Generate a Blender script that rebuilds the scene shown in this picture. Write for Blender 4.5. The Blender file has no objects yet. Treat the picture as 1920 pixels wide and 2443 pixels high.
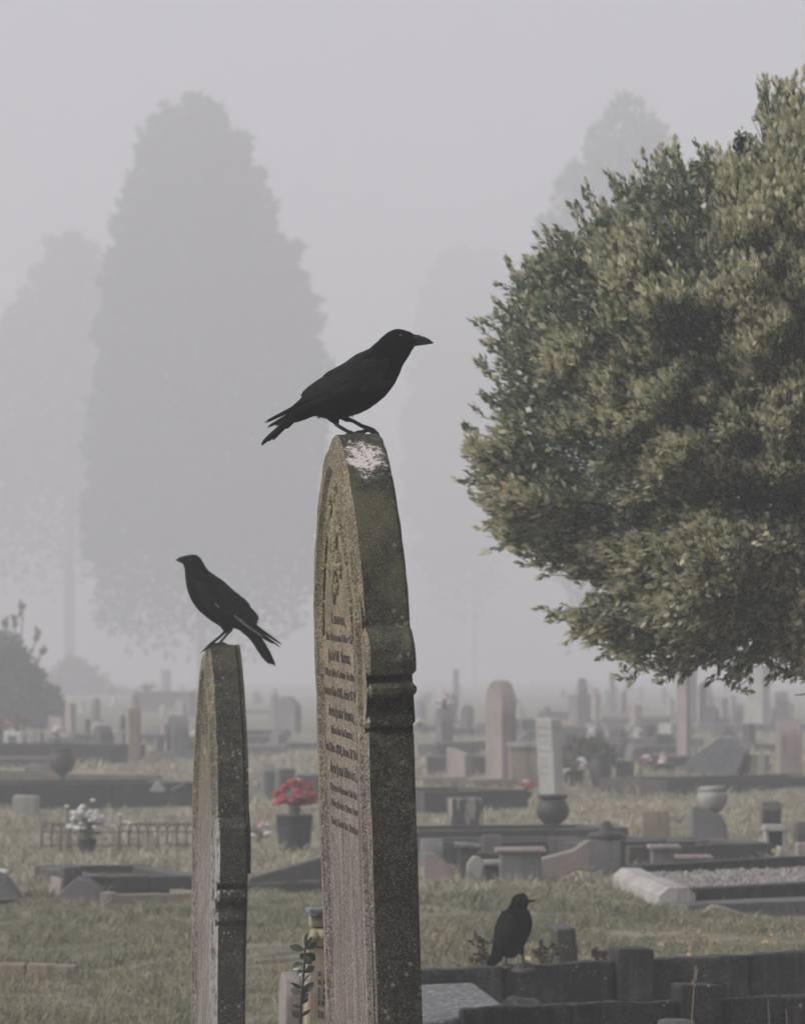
import bpy, bmesh, math, random
import numpy as np
from mathutils import Vector, Matrix, noise as mnoise

R = math.radians
SC = bpy.context.scene
COL = SC.collection

# ------------------------------------------------------------------ camera
F = 10800.0            # focal length in photo pixels (photo is 1920 px wide)
CAM_H = 1.305           # eye height
HOR = 1605.0           # photo row of the horizon
cam_data = bpy.data.cameras.new("camera")
cam_data.sensor_fit = 'HORIZONTAL'
cam_data.sensor_width = 24.0
cam_data.lens = 24.0 * F / 1920.0
cam_data.shift_y = (HOR - 1221.5) / 1920.0
cam_data.clip_start = 0.1
cam_data.clip_end = 5000
cam_data.dof.use_dof = True
cam_data.dof.focus_distance = 10.75
cam_data.dof.aperture_fstop = 11.0
cam = bpy.data.objects.new("camera", cam_data)
cam.location = (0, 0, CAM_H)
cam.rotation_euler = (R(90), 0, 0)
COL.objects.link(cam)
SC.camera = cam

# ------------------------------------------------------------------ world, sun, exposure
SUN_EL, SUN_AZ = 30.0, -106.0          # azimuth measured from +Y, negative = to the left
world = bpy.data.worlds.new("World")
SC.world = world
world.use_nodes = True
wn = world.node_tree
wn.nodes.clear()
sky = wn.nodes.new('ShaderNodeTexSky')
sky.sky_type = 'NISHITA'
sky.sun_disc = False
sky.sun_elevation = R(SUN_EL)
sky.sun_rotation = R(SUN_AZ)
sky.air_density = 1.0
sky.dust_density = 4.0
sky.ozone_density = 1.0
hs = wn.nodes.new('ShaderNodeHueSaturation')
hs.inputs['Saturation'].default_value = 0.05
bg = wn.nodes.new('ShaderNodeBackground')
bg.inputs['Strength'].default_value = 0.10
wo = wn.nodes.new('ShaderNodeOutputWorld')
wn.links.new(sky.outputs[0], hs.inputs['Color'])
tint = wn.nodes.new('ShaderNodeMix')          # the grey of a thick overcast, a little cool
tint.data_type = 'RGBA'
tint.blend_type = 'MULTIPLY'
tint.inputs[0].default_value = 1.0
tint.inputs[7].default_value = (0.905, 0.91, 1.0, 1)
wn.links.new(hs.outputs[0], tint.inputs[6])
wn.links.new(tint.outputs[2], bg.inputs['Color'])
wn.links.new(bg.outputs[0], wo.inputs['Surface'])

sun_data = bpy.data.lights.new("sun", 'SUN')
sun_data.energy = 2.5
sun_data.angle = R(14)
sun_data.color = (1.0, 0.95, 0.88)
sun = bpy.data.objects.new("sun", sun_data)
_sd = Vector((math.sin(R(SUN_AZ)) * math.cos(R(SUN_EL)), math.cos(R(SUN_AZ)) * math.cos(R(SUN_EL)), math.sin(R(SUN_EL))))
sun.rotation_euler = _sd.to_track_quat('Z', 'Y').to_euler()
sun.location = _sd * 60
COL.objects.link(sun)

SC.view_settings.view_transform = 'Standard'
SC.view_settings.look = 'None'
SC.view_settings.gamma = 1.0
SC.view_settings.use_curve_mapping = False
SC.view_settings.exposure = 0.46
SC.render.engine = 'CYCLES'
SC.cycles.volume_bounces = 3
SC.cycles.max_bounces = 8
SC.cycles.use_denoising = True

# ------------------------------------------------------------------ helpers
rnd = random.Random(7)

def gy(py, z=0.0):
    "distance of the point at height z seen at photo row py"
    return F * (CAM_H - z) / (py - HOR)

def P(px, py, z=0.0):
    y = gy(py, z)
    return Vector(((px - 960) / F * y, y, z))

def Pd(px, py, y):
    return Vector(((px - 960) / F * y, y, CAM_H - (py - HOR) / F * y))

def gz(x, y):
    "gentle unevenness of the ground"
    a = 0.030 * math.sin(0.9 * x + 0.31 * y) + 0.022 * math.sin(1.7 * x - 0.53 * y + 1.3) + 0.016 * math.sin(0.7 * y + 2.0 * x)
    return a - 0.02

def tag(o, label=None, cat=None, group=None, kind=None):
    if label: o['label'] = label
    if cat: o['category'] = cat
    if group: o['group'] = group
    if kind: o['kind'] = kind
    return o

def thing(name, label, cat, loc=(0, 0, 0), rz=0.0, group=None, rx=0.0, ry=0.0):
    o = bpy.data.objects.new(name, None)
    o.empty_display_size = 0.1
    o.location = loc
    o.rotation_euler = (rx, ry, rz)
    COL.objects.link(o)
    return tag(o, label, cat, group)

def obj(name, bm, mat, parent=None, smooth=False):
    me = bpy.data.meshes.new(name)
    bmesh.ops.recalc_face_normals(bm, faces=bm.faces)
    bm.to_mesh(me)
    bm.free()
    for m in (mat if isinstance(mat, (list, tuple)) else [mat]):
        me.materials.append(m)
    if smooth:
        me.polygons.foreach_set('use_smooth', [True] * len(me.polygons))
    o = bpy.data.objects.new(name, me)
    COL.objects.link(o)
    if parent: o.parent = parent
    return o

def np_obj(name, verts, faces_idx, n_per, mats, parent=None, mat_idx=None, smooth=False):
    "mesh from numpy arrays, all faces with n_per corners"
    me = bpy.data.meshes.new(name)
    nv, nf = len(verts), len(faces_idx)
    me.vertices.add(nv)
    me.vertices.foreach_set('co', np.asarray(verts, dtype=np.float32).ravel())
    me.loops.add(nf * n_per)
    me.loops.foreach_set('vertex_index', np.asarray(faces_idx, dtype=np.int32).ravel())
    me.polygons.add(nf)
    me.polygons.foreach_set('loop_start', np.arange(nf, dtype=np.int32) * n_per)
    me.polygons.foreach_set('loop_total', np.full(nf, n_per, dtype=np.int32))
    if mat_idx is not None:
        me.polygons.foreach_set('material_index', np.asarray(mat_idx, dtype=np.int32))
    if smooth:
        me.polygons.foreach_set('use_smooth', np.ones(nf, dtype=bool))
    me.update(calc_edges=True)
    for m in mats: me.materials.append(m)
    o = bpy.data.objects.new(name, me)
    COL.objects.link(o)
    if parent: o.parent = parent
    return o

def box(bm, x0, x1, y0, y1, z0, z1, bev=0.0, top=(0, 0), jit=0.0, M=None):
    "box, optionally narrowed at the top, bevelled and a little uneven"
    tx, ty = top
    co = [(x0, y0, z0), (x1, y0, z0), (x1, y1, z0), (x0, y1, z0),
          (x0 + tx, y0 + ty, z1), (x1 - tx, y0 + ty, z1), (x1 - tx, y1 - ty, z1), (x0 + tx, y1 - ty, z1)]
    vs = [bm.verts.new((a + rnd.uniform(-jit, jit), b + rnd.uniform(-jit, jit), c + rnd.uniform(-jit, jit))) for a, b, c in co]
    fs = [bm.faces.new([vs[i] for i in f]) for f in ((3, 2, 1, 0), (4, 5, 6, 7), (0, 1, 5, 4), (1, 2, 6, 5), (2, 3, 7, 6), (3, 0, 4, 7))]
    geo = vs
    if bev > 0:
        es = list({e for f in fs for e in f.edges})
        r = bmesh.ops.bevel(bm, geom=es, offset=bev, segments=2, affect='EDGES', profile=0.6)
        geo = list({v for f in r['faces'] for v in f.verts} | {v for v in vs if v.is_valid})
    if M is not None:
        bmesh.ops.transform(bm, matrix=M, verts=list(geo))
    return geo

def tube(bm, pts, rad, n=6, cap=True):
    pts = [Vector(p) for p in pts]
    if not isinstance(rad, (list, tuple)): rad = [rad] * len(pts)
    rings = []
    for i, p in enumerate(pts):
        a = pts[max(0, i - 1)]; b = pts[min(len(pts) - 1, i + 1)]
        d = (b - a)
        d = d.normalized() if d.length > 1e-9 else Vector((0, 0, 1))
        u = d.orthogonal().normalized() if i == 0 else (u - d * u.dot(d)).normalized()
        v = d.cross(u)
        rings.append([bm.verts.new(p + (u * math.cos(2 * math.pi * k / n) + v * math.sin(2 * math.pi * k / n)) * rad[i]) for k in range(n)])
    for r0, r1 in zip(rings, rings[1:]):
        for k in range(n):
            bm.faces.new((r0[k], r0[(k + 1) % n], r1[(k + 1) % n], r1[k]))
    if cap:
        bm.faces.new(rings[0][::-1]); bm.faces.new(rings[-1])

def lathe(bm, prof, n=28, M=None, squash=1.0):
    rings = []
    for r, z in prof:
        rings.append([bm.verts.new((r * math.cos(2 * math.pi * k / n), r * squash * math.sin(2 * math.pi * k / n), z)) for k in range(n)])
    for a, b in zip(rings, rings[1:]):
        for k in range(n):
            bm.faces.new((a[k], a[(k + 1) % n], b[(k + 1) % n], b[k]))
    bm.faces.new(rings[0][::-1]); bm.faces.new(rings[-1])
    if M is not None:
        bmesh.ops.transform(bm, matrix=M, verts=[v for r in rings for v in r])

def blob(bm, c, rx, ry, rz, sub=2, M=None, rough=0.0):
    r = bmesh.ops.create_icosphere(bm, subdivisions=sub, radius=1.0)
    for v in r['verts']:
        k = 1.0 + rough * rnd.uniform(-1, 1)
        p = Vector((v.co.x * rx * k, v.co.y * ry * k, v.co.z * rz * k))
        if M is not None: p = M @ p
        v.co = p + Vector(c)

# ------------------------------------------------------------------ materials
def mat_new(name, rough=0.85, spec=0.3):
    m = bpy.data.materials.new(name)
    m.use_nodes = True
    b = m.node_tree.nodes['Principled BSDF']
    b.inputs['Roughness'].default_value = rough
    b.inputs['Specular IOR Level'].default_value = spec
    return m, m.node_tree, b

def n_coord(t, kind='Object', scale=(1, 1, 1)):
    c = t.nodes.new('ShaderNodeTexCoord')
    mp = t.nodes.new('ShaderNodeMapping')
    mp.inputs['Scale'].default_value = scale
    t.links.new(c.outputs[kind], mp.inputs['Vector'])
    return mp.outputs['Vector']

def n_noise(t, vec, scale, detail=4.0, rough=0.55, dist=0.0):
    n = t.nodes.new('ShaderNodeTexNoise')
    n.inputs['Scale'].default_value = scale
    n.inputs['Detail'].default_value = detail
    n.inputs['Roughness'].default_value = rough
    n.inputs['Distortion'].default_value = dist
    t.links.new(vec, n.inputs['Vector'])
    return n.outputs['Fac']

def n_ramp(t, fac, lo, hi, clo=0.0, chi=1.0):
    r = t.nodes.new('ShaderNodeMapRange')
    r.inputs['From Min'].default_value = lo
    r.inputs['From Max'].default_value = hi
    r.inputs['To Min'].default_value = clo
    r.inputs['To Max'].default_value = chi
    r.interpolation_type = 'SMOOTHSTEP'
    t.links.new(fac, r.inputs['Value'])
    return r.outputs['Result']

def n_mix(t, fac, a, b):
    m = t.nodes.new('ShaderNodeMix')
    m.data_type = 'RGBA'
    if isinstance(fac, (int, float)): m.inputs[0].default_value = fac
    else: t.links.new(fac, m.inputs[0])
    for k, v in ((6, a), (7, b)):
        if isinstance(v, (tuple, list)): m.inputs[k].default_value = (*v, 1)
        else: t.links.new(v, m.inputs[k])
    return m.outputs[2]

def n_math(t, op, a, b=0.0):
    m = t.nodes.new('ShaderNodeMath')
    m.operation = op
    for k, v in ((0, a), (1, b)):
        if isinstance(v, (int, float)): m.inputs[k].default_value = v
        else: t.links.new(v, m.inputs[k])
    return m.outputs[0]

def n_bump(t, b, height, strength, dist):
    n = t.nodes.new('ShaderNodeBump')
    n.inputs['Strength'].default_value = strength
    n.inputs['Distance'].default_value = dist
    t.links.new(height, n.inputs['Height'])
    t.links.new(n.outputs[0], b.inputs['Normal'])

def n_sep(t, vec):
    s = t.nodes.new('ShaderNodeSeparateXYZ')
    t.links.new(vec, s.inputs[0])
    return s.outputs

def n_spots(t, vec, scale, lo, hi, rnd_=1.0):
    v = t.nodes.new('ShaderNodeTexVoronoi')
    v.inputs['Scale'].default_value = scale
    v.inputs['Randomness'].default_value = rnd_
    t.links.new(vec, v.inputs['Vector'])
    return n_ramp(t, v.outputs['Distance'], hi, lo)

def stone(name, c1, c2, fleck=(0.5, 0.48, 0.42), stain=(0.03, 0.032, 0.026), stain_amt=0.55, scale=1.0, bump=0.5, flecks=0.5, rough=0.9, fs=60):
    m, t, b = mat_new(name, rough, 0.25)
    v = n_coord(t)
    big = n_noise(t, v, 5 * scale, 5, 0.6)
    fine = n_noise(t, v, 90 * scale, 4, 0.7)
    col = n_mix(t, n_ramp(t, big, 0.35, 0.68), c1, c2)
    vz = n_coord(t, 'Object', (9 * scale, 9 * scale, 1.2 * scale))
    st = n_noise(t, vz, 2.2, 5, 0.65)
    col = n_mix(t, n_ramp(t, st, 0.48, 0.72, 0.0, stain_amt), col, stain)
    col = n_mix(t, n_ramp(t, fine, 0.35, 0.7, 0.0, 0.42), col, tuple(x * 0.4 for x in c1))
    if flecks > 0:
        sp = n_spots(t, v, fs * scale, 0.14, 0.30)
        msk = n_ramp(t, n_noise(t, v, 11 * scale, 3), 0.46, 0.66)
        col = n_mix(t, n_math(t, 'MULTIPLY', n_math(t, 'MULTIPLY', sp, msk), flecks), col, fleck)
    t.links.new(col, b.inputs['Base Color'])
    h = n_math(t, 'ADD', fine, n_math(t, 'MULTIPLY', big, 1.5))
    n_bump(t, b, h, bump, 0.006)
    return m

def plain(name, c1, c2=None, rough=0.8, scale=20.0, spec=0.3, bump=0.0, trans=0.0):
    m, t, b = mat_new(name, rough, spec)
    c2 = c2 or tuple(x * 0.6 for x in c1)
    v = n_coord(t)
    f = n_noise(t, v, scale, 4, 0.6)
    t.links.new(n_mix(t, n_ramp(t, f, 0.35, 0.65), c1, c2), b.inputs['Base Color'])
    if bump: n_bump(t, b, f, bump, 0.01)
    return m

def leafy(name, cols, rough=0.6, spec=0.3, patch=None, through=0.0, pscale=0.6, patch2=None, patch3=None):
    "colour varies from leaf to leaf (random per island) and in broad patches"
    m, t, b = mat_new(name, rough, spec)
    g = t.nodes.new('ShaderNodeNewGeometry')
    cr = t.nodes.new('ShaderNodeValToRGB')
    el = cr.color_ramp.elements
    while len(el) < len(cols): el.new(0.5)
    for i, c in enumerate(cols):
        el[i].position = i / max(1, len(cols) - 1)
        el[i].color = (*c, 1)
    t.links.new(g.outputs['Random Per Island'], cr.inputs['Fac'])
    col = cr.outputs['Color']
    if patch:
        f = n_noise(t, n_coord(t), pscale, 4, 0.6)
        col = n_mix(t, n_ramp(t, f, 0.42, 0.62, 0.0, 0.75), col, patch)
        if patch2:
            f2 = n_noise(t, n_coord(t, 'Object', (1, 1, 0.2)), pscale * 5.5, 5, 0.7)
            col = n_mix(t, n_ramp(t, f2, 0.50, 0.66, 0.0, 0.8), col, patch2)
            f3 = n_noise(t, n_coord(t, 'Object', (1, 0.6, 0.2)), pscale * 4.1 + 0.37, 5, 0.7)
            col = n_mix(t, n_ramp(t, f3, 0.52, 0.68, 0.0, 0.75), col, patch3)
    t.links.new(col, b.inputs['Base Color'])
    if through:
        tr = t.nodes.new('ShaderNodeBsdfTranslucent')
        t.links.new(col, tr.inputs['Color'])
        mx = t.nodes.new('ShaderNodeMixShader')
        mx.inputs[0].default_value = through
        t.links.new(b.outputs[0], mx.inputs[1]); t.links.new(tr.outputs[0], mx.inputs[2])
        t.links.new(mx.outputs[0], t.nodes['Material Output'].inputs['Surface'])
    return m

M = {}
# the two tall stones: camera side is dark and mossy, carved face is ochre and mauve
def tall_side(name, seed, drop=None, warm=0.0, spotscale=42, spots=0.55):
    m, t, b = mat_new(name, 0.92, 0.2)
    v = n_coord(t)
    big = n_noise(t, v, 6 + seed, 5, 0.6)
    mid = n_noise(t, v, 28, 5, 0.7)
    fine = n_noise(t, v, 190, 4, 0.75)
    col = n_mix(t, n_ramp(t, big, 0.35, 0.66), (0.046, 0.042, 0.034), (0.064, 0.062, 0.040))
    col = n_mix(t, n_ramp(t, mid, 0.42, 0.68, 0, 0.75), col, (0.022, 0.021, 0.018))
    col = n_mix(t, n_ramp(t, fine, 0.52, 0.62, 0, 0.7), col, (0.15, 0.145, 0.105))
    col = n_mix(t, n_ramp(t, fine, 0.5, 0.40, 0, 0.8), col, (0.012, 0.012, 0.010))
    # olive lichen towards the top
    xyz = n_sep(t, v)
    hi = n_ramp(t, xyz[2], 0.9, 1.75)
    col = n_mix(t, n_math(t, 'MULTIPLY', n_ramp(t, n_noise(t, v, 9, 4), 0.4, 0.62, 0, 0.55), hi), col, (0.15, 0.14, 0.07))
    pat = n_noise(t, v, 15 + seed, 6, 0.72, 0.6)
    col = n_mix(t, n_ramp(t, pat, 0.52, 0.66, 0, 0.62), col, (0.145, 0.150, 0.105))
    stv = n_noise(t, n_coord(t, 'Object', (16, 16, 1.1)), 2.4, 5, 0.7)
    col = n_mix(t, n_ramp(t, stv, 0.52, 0.70, 0, 0.6), col, (0.016, 0.0155, 0.013))
    # pale lichen dots
    sp = n_spots(t, v, spotscale, 0.16, 0.3)
    msk = n_ramp(t, n_noise(t, v, 7.0, 3), 0.45, 0.62)
    col = n_mix(t, n_math(t, 'MULTIPLY', n_math(t, 'MULTIPLY', sp, msk), spots), col, (0.36, 0.36, 0.27))
    sp2 = n_spots(t, v, 150, 0.1, 0.24)
    col = n_mix(t, n_math(t, 'MULTIPLY', n_math(t, 'MULTIPLY', sp2, n_ramp(t, n_noise(t, v, 13, 3), 0.38, 0.55)), 0.85), col, (0.40, 0.40, 0.32))
    if drop:
        # bird lime below the perch
        d = t.nodes.new('ShaderNodeVectorMath'); d.operation = 'DISTANCE'
        sc_ = n_coord(t, 'Object', (1.0, 0.55, 1.0))
        t.links.new(sc_, d.inputs[0])
        d.inputs[1].default_value = (drop[0], drop[1] * 0.55, drop[2])
        rag = n_math(t, 'ADD', d.outputs['Value'], n_math(t, 'MULTIPLY', n_math(t, 'SUBTRACT', n_noise(t, v, 34, 7, 0.8), 0.5), 0.15))
        mk = n_ramp(t, rag, drop[3], drop[3] * 0.72)
        hole = n_ramp(t, n_noise(t, v, 60, 5, 0.7), 0.53, 0.60)
        lime = n_mix(t, hole, (0.78, 0.70, 0.68), (0.10, 0.075, 0.06))
        lime = n_mix(t, n_ramp(t, n_noise(t, v, 120, 3), 0.5, 0.7, 0, 0.4), lime, (0.42, 0.35, 0.32))
        col = n_mix(t, mk, col, lime)
    t.links.new(col, b.inputs['Base Color'])
    h = n_math(t, 'ADD', n_math(t, 'MULTIPLY', fine, 0.7), mid)
    n_bump(t, b, h, 0.85, 0.006)
    return m

def tall_face(name, seed, white_low=0.0):
    m, t, b = mat_new(name, 0.92, 0.2)
    v = n_coord(t)
    vz = n_coord(t, 'Object', (10, 10, 0.9))
    big = n_noise(t, v, 5 + seed, 5, 0.6)
    fine = n_noise(t, v, 170, 4, 0.75)
    streak = n_noise(t, vz, 2.5, 6, 0.7)
    xyz = n_sep(t, v)
    low = n_mix(t, n_ramp(t, streak, 0.4, 0.62), (0.16, 0.132, 0.122), (0.30, 0.25, 0.22))
    high = n_mix(t, n_ramp(t, big, 0.38, 0.62), (0.19, 0.158, 0.098), (0.33, 0.275, 0.175))
    hz = n_math(t, 'ADD', xyz[2], n_math(t, 'MULTIPLY', n_math(t, 'SUBTRACT', big, 0.5), 0.7))
    col = n_mix(t, n_ramp(t, hz, 0.75, 1.5) if not white_low else n_ramp(t, hz, 0.55, 1.15), low, high)
    col = n_mix(t, n_ramp(t, fine, 0.50, 0.40, 0, 0.85), col, (0.05, 0.043, 0.038))
    col = n_mix(t, n_ramp(t, fine, 0.55, 0.63, 0, 0.7), col, (0.55, 0.49, 0.42))
    col = n_mix(t, n_ramp(t, n_noise(t, v, 24, 5, 0.7), 0.5, 0.7, 0, 0.6), col, (0.10, 0.092, 0.062))
    if white_low:
        wmask = n_math(t, 'MULTIPLY', n_ramp(t, n_noise(t, vz, 4.0, 5, 0.7), 0.42, 0.55), n_ramp(t, hz, 1.0, 0.55))
        col = n_mix(t, n_math(t, 'MULTIPLY', n_math(t, 'MULTIPLY', wmask, n_ramp(t, fine, 0.4, 0.55, 0.25, 1.0)), 0.75), col, (0.50, 0.475, 0.45))
        yedge = n_ramp(t, n_math(t, 'ADD', xyz[1], n_math(t, 'MULTIPLY', n_math(t, 'SUBTRACT', streak, 0.5), 0.12)), -0.17, -0.24)
        col = n_mix(t, n_math(t, 'MULTIPLY', yedge, n_ramp(t, xyz[2], 0.95, 0.7, 0, 0.75)), col, (0.52, 0.49, 0.465))
        grit = n_noise(t, n_coord(t, 'Object', (1, 1, 0.35)), 120, 5, 0.75)
        col = n_mix(t, n_ramp(t, grit, 0.53, 0.42, 0, 0.8), col, (0.085, 0.072, 0.055))
        col = n_mix(t, n_ramp(t, n_noise(t, n_coord(t, 'Object', (1, 1, 0.15)), 38, 5, 0.7), 0.52, 0.66, 0, 0.65), col, (0.13, 0.115, 0.08))
    t.links.new(col, b.inputs['Base Color'])
    n_bump(t, b, n_math(t, 'ADD', n_math(t, 'MULTIPLY', fine, 0.8), n_math(t, 'MULTIPLY', streak, 1.2)), 0.8, 0.007)
    return m

M['tall_side'] = tall_side('weathered_dark_sandstone', 0, drop=(0.0, -0.075, 1.80, 0.060))
M['tall_face'] = tall_face('weathered_ochre_sandstone', 0)
M['left_side'] = tall_side('mossy_olive_sandstone', 2, spotscale=55, spots=0.8)
M['left_face'] = tall_face('limewashed_sandstone', 3, white_low=1.0)
M['lead'] = plain('dark_lead_lettering', (0.022, 0.021, 0.020), (0.13, 0.115, 0.09), 0.6, 160)
M['pink'] = stone('pink_sandstone', (0.35, 0.29, 0.27), (0.25, 0.21, 0.195), stain_amt=0.5, scale=0.6)
M['pale'] = stone('pale_limestone', (0.42, 0.41, 0.38), (0.31, 0.30, 0.27), stain_amt=0.4, scale=0.6)
M['tan'] = stone('tan_sandstone', (0.34, 0.29, 0.21), (0.24, 0.21, 0.16), stain_amt=0.45, scale=0.7)
M['grey'] = stone('grey_granite', (0.20, 0.195, 0.19), (0.13, 0.13, 0.125), stain_amt=0.5, scale=0.7)
M['dark'] = stone('dark_mossy_stone', (0.060, 0.058, 0.052), (0.085, 0.082, 0.068), stain_amt=0.5, scale=0.8, flecks=0.5, rough=0.5)
def kerb_black():
    m, t, b = mat_new('black_wet_kerbstone', 0.5, 0.3)
    v = n_coord(t)
    big = n_noise(t, v, 3.2, 6, 0.68)
    mid = n_noise(t, v, 13, 6, 0.75)
    fine = n_noise(t, v, 75, 5, 0.8)
    col = n_mix(t, n_ramp(t, big, 0.40, 0.64), (0.010, 0.0098, 0.0092), (0.034, 0.031, 0.027))
    col = n_mix(t, n_ramp(t, mid, 0.50, 0.68, 0, 0.75), col, (0.085, 0.078, 0.066))
    run = n_noise(t, n_coord(t, 'Object', (14, 14, 0.9)), 2.0, 5, 0.7)
    col = n_mix(t, n_ramp(t, run, 0.50, 0.68, 0, 0.5), col, (0.10, 0.094, 0.082))
    col = n_mix(t, n_ramp(t, fine, 0.50, 0.40, 0, 0.75), col, (0.008, 0.008, 0.0075))
    col = n_mix(t, n_ramp(t, fine, 0.60, 0.68, 0, 0.8), col, (0.22, 0.21, 0.185))
    big_fl = n_math(t, 'MULTIPLY', n_ramp(t, n_noise(t, v, 30, 3, 0.6), 0.66, 0.72), n_ramp(t, big, 0.4, 0.6))
    col = n_mix(t, n_math(t, 'MULTIPLY', big_fl, 0.8), col, (0.42, 0.41, 0.37))
    t.links.new(col, b.inputs['Base Color'])
    n_bump(t, b, n_math(t, 'ADD', mid, fine), 0.9, 0.012)
    return m
M['black'] = kerb_black()
M['bright'] = stone('bright_limestone', (0.54, 0.51, 0.48), (0.38, 0.36, 0.335), stain=(0.14, 0.12, 0.10), stain_amt=0.7, scale=0.8)
def ledger_mat():
    m, t, b = mat_new('bluish_slate_ledger', 0.5, 0.4)
    v = n_coord(t)
    big = n_noise(t, v, 4, 6, 0.7)
    fine = n_noise(t, n_coord(t, 'Object', (1, 0.35, 1)), 42, 5, 0.75)
    col = n_mix(t, n_ramp(t, big, 0.38, 0.62), (0.150, 0.155, 0.172), (0.095, 0.095, 0.105))
    col = n_mix(t, n_ramp(t, fine, 0.50, 0.40, 0, 0.7), col, (0.045, 0.044, 0.045))
    col = n_mix(t, n_ramp(t, fine, 0.54, 0.62, 0, 0.85), col, (0.46, 0.44, 0.40))
    col = n_mix(t, n_ramp(t, n_noise(t, v, 11, 5, 0.7), 0.56, 0.66, 0, 0.7), col, (0.24, 0.20, 0.15))
    t.links.new(col, b.inputs['Base Color'])
    n_bump(t, b, fine, 0.6, 0.006)
    return m
M['ledger'] = ledger_mat()
M['white'] = plain('white_marble', (0.72, 0.72, 0.71), (0.55, 0.55, 0.54), 0.6, 8)
M['iron'] = plain('rusty_dark_iron', (0.05, 0.055, 0.06), (0.09, 0.075, 0.06), 0.7, 40)
M['bark'] = plain('grey_brown_bark', (0.075, 0.06, 0.045), (0.035, 0.03, 0.024), 0.95, 30, bump=0.6)
M['crow'] = None
def crow_mat(name, c, sheen, rough, scale):
    m, t, b = mat_new(name, rough, 0.04)
    v = n_coord(t)
    f = n_noise(t, v, scale, 4, 0.6)
    oi = t.nodes.new('ShaderNodeObjectInfo')
    k = n_math(t, 'ADD', n_math(t, 'MULTIPLY', n_ramp(t, f, 0.3, 0.7), 0.5), n_math(t, 'MULTIPLY', oi.outputs['Random'], 0.6))
    t.links.new(n_mix(t, k, c, sheen), b.inputs['Base Color'])
    n_bump(t, b, f, 0.35, 0.003)
    return m
M['crow'] = crow_mat('black_plumage', (0.0012, 0.0012, 0.0014), (0.0022, 0.0022, 0.0026), 0.75, 140)
M['feather'] = crow_mat('black_flight_feather', (0.0012, 0.0012, 0.0015), (0.016, 0.0158, 0.0168), 0.6, 220)  # soft grey wing sheen put into the base colour, varied per feather
M['bill'] = plain('black_horn_bill', (0.010, 0.010, 0.011), (0.018, 0.018, 0.019), 0.45, 60, 0.3)
M['leg'] = plain('black_scaly_leg', (0.010, 0.010, 0.010), (0.018, 0.017, 0.016), 0.6, 200)
M['eye'] = plain('dark_glossy_eye', (0.02, 0.018, 0.016), (0.03, 0.026, 0.022), 0.12, 5, 0.8)
M['paleplume'] = plain('white_feather_edge', (0.22, 0.22, 0.24), (0.10, 0.10, 0.11), 0.7, 160)

# ------------------------------------------------------------------ haze, ground
def make_haze():
    bm = bmesh.new()
    box(bm, -480, 480, -60, 980, -1.4, 70)
    m = bpy.data.materials.new('morning_mist')
    m.use_nodes = True
    t = m.node_tree
    t.nodes.clear()
    pv = t.nodes.new('ShaderNodeVolumePrincipled')
    pv.inputs['Color'].default_value = (0.945, 0.948, 0.982, 1)
    pv.inputs['Density'].default_value = 0.0057
    pv.inputs['Anisotropy'].default_value = 0.1
    o = t.nodes.new('ShaderNodeOutputMaterial')
    t.links.new(pv.outputs[0], o.inputs['Volume'])
    return tag(obj('haze', bm, m), kind='stuff')
make_haze()

def ground_mat():
    m, t, b = mat_new('damp_autumn_turf', 0.95, 0.15)
    v = n_coord(t)
    a = n_noise(t, v, 0.35, 5, 0.65)
    c = n_noise(t, v, 3.0, 6, 0.7)
    f = n_noise(t, v, 40.0, 4, 0.7)
    col = n_mix(t, n_ramp(t, a, 0.36, 0.62), (0.25, 0.245, 0.16), (0.42, 0.38, 0.28))
    col = n_mix(t, n_ramp(t, c, 0.42, 0.66, 0, 0.8), col, (0.060, 0.066, 0.036))
    col = n_mix(t, n_ramp(t, f, 0.4, 0.7, 0, 0.5), col, (0.05, 0.045, 0.03))
    t.links.new(col, b.inputs['Base Color'])
    n_bump(t, b, n_math(t, 'ADD', c, f), 0.8, 0.05)
    return m

def make_ground():
    xs = np.concatenate([np.linspace(-470, -14, 20)[:-1], np.linspace(-14, 14, 141), np.linspace(14, 470, 20)[1:]])
    ys = np.concatenate([np.linspace(-50, 8, 8)[:-1], np.linspace(8, 62, 271), np.linspace(62, 970, 60)[1:]])
    X, Y = np.meshgrid(xs, ys)
    Z = 0.030 * np.sin(0.9 * X + 0.31 * Y) + 0.022 * np.sin(1.7 * X - 0.53 * Y + 1.3) + 0.016 * np.sin(0.7 * Y + 2.0 * X) - 0.02
    fade = np.clip((90 - Y) / 40, 0, 1) * np.clip((20 - np.abs(X)) / 6, 0, 1)
    Z = Z * fade
    verts = np.stack([X.ravel(), Y.ravel(), Z.ravel()], 1)
    nx, ny = len(xs), len(ys)
    i = np.arange((ny - 1) * nx).reshape(ny - 1, nx)[:, :-1].ravel()
    faces = np.stack([i, i + 1, i + nx + 1, i + nx], 1)
    return tag(np_obj('ground', verts, faces, 4, [ground_mat()], smooth=True), kind='structure')
make_ground()

# ------------------------------------------------------------------ grass
M['grass'] = leafy('autumn_grass', [(0.14, 0.155, 0.085), (0.24, 0.25, 0.14), (0.20, 0.21, 0.115), (0.44, 0.38, 0.25), (0.28, 0.29, 0.19), (0.55, 0.48, 0.34)], 0.7, 0.25, patch=(0.17, 0.19, 0.11), pscale=0.9, patch2=(0.42, 0.36, 0.25), patch3=(0.075, 0.09, 0.05))
M['straw'] = leafy('dry_long_grass', [(0.40, 0.35, 0.24), (0.55, 0.48, 0.35), (0.26, 0.26, 0.17), (0.62, 0.56, 0.43), (0.34, 0.32, 0.21)], 0.75, 0.2, patch=(0.25, 0.255, 0.165), pscale=0.8, patch2=(0.60, 0.53, 0.40), patch3=(0.12, 0.13, 0.085))

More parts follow.
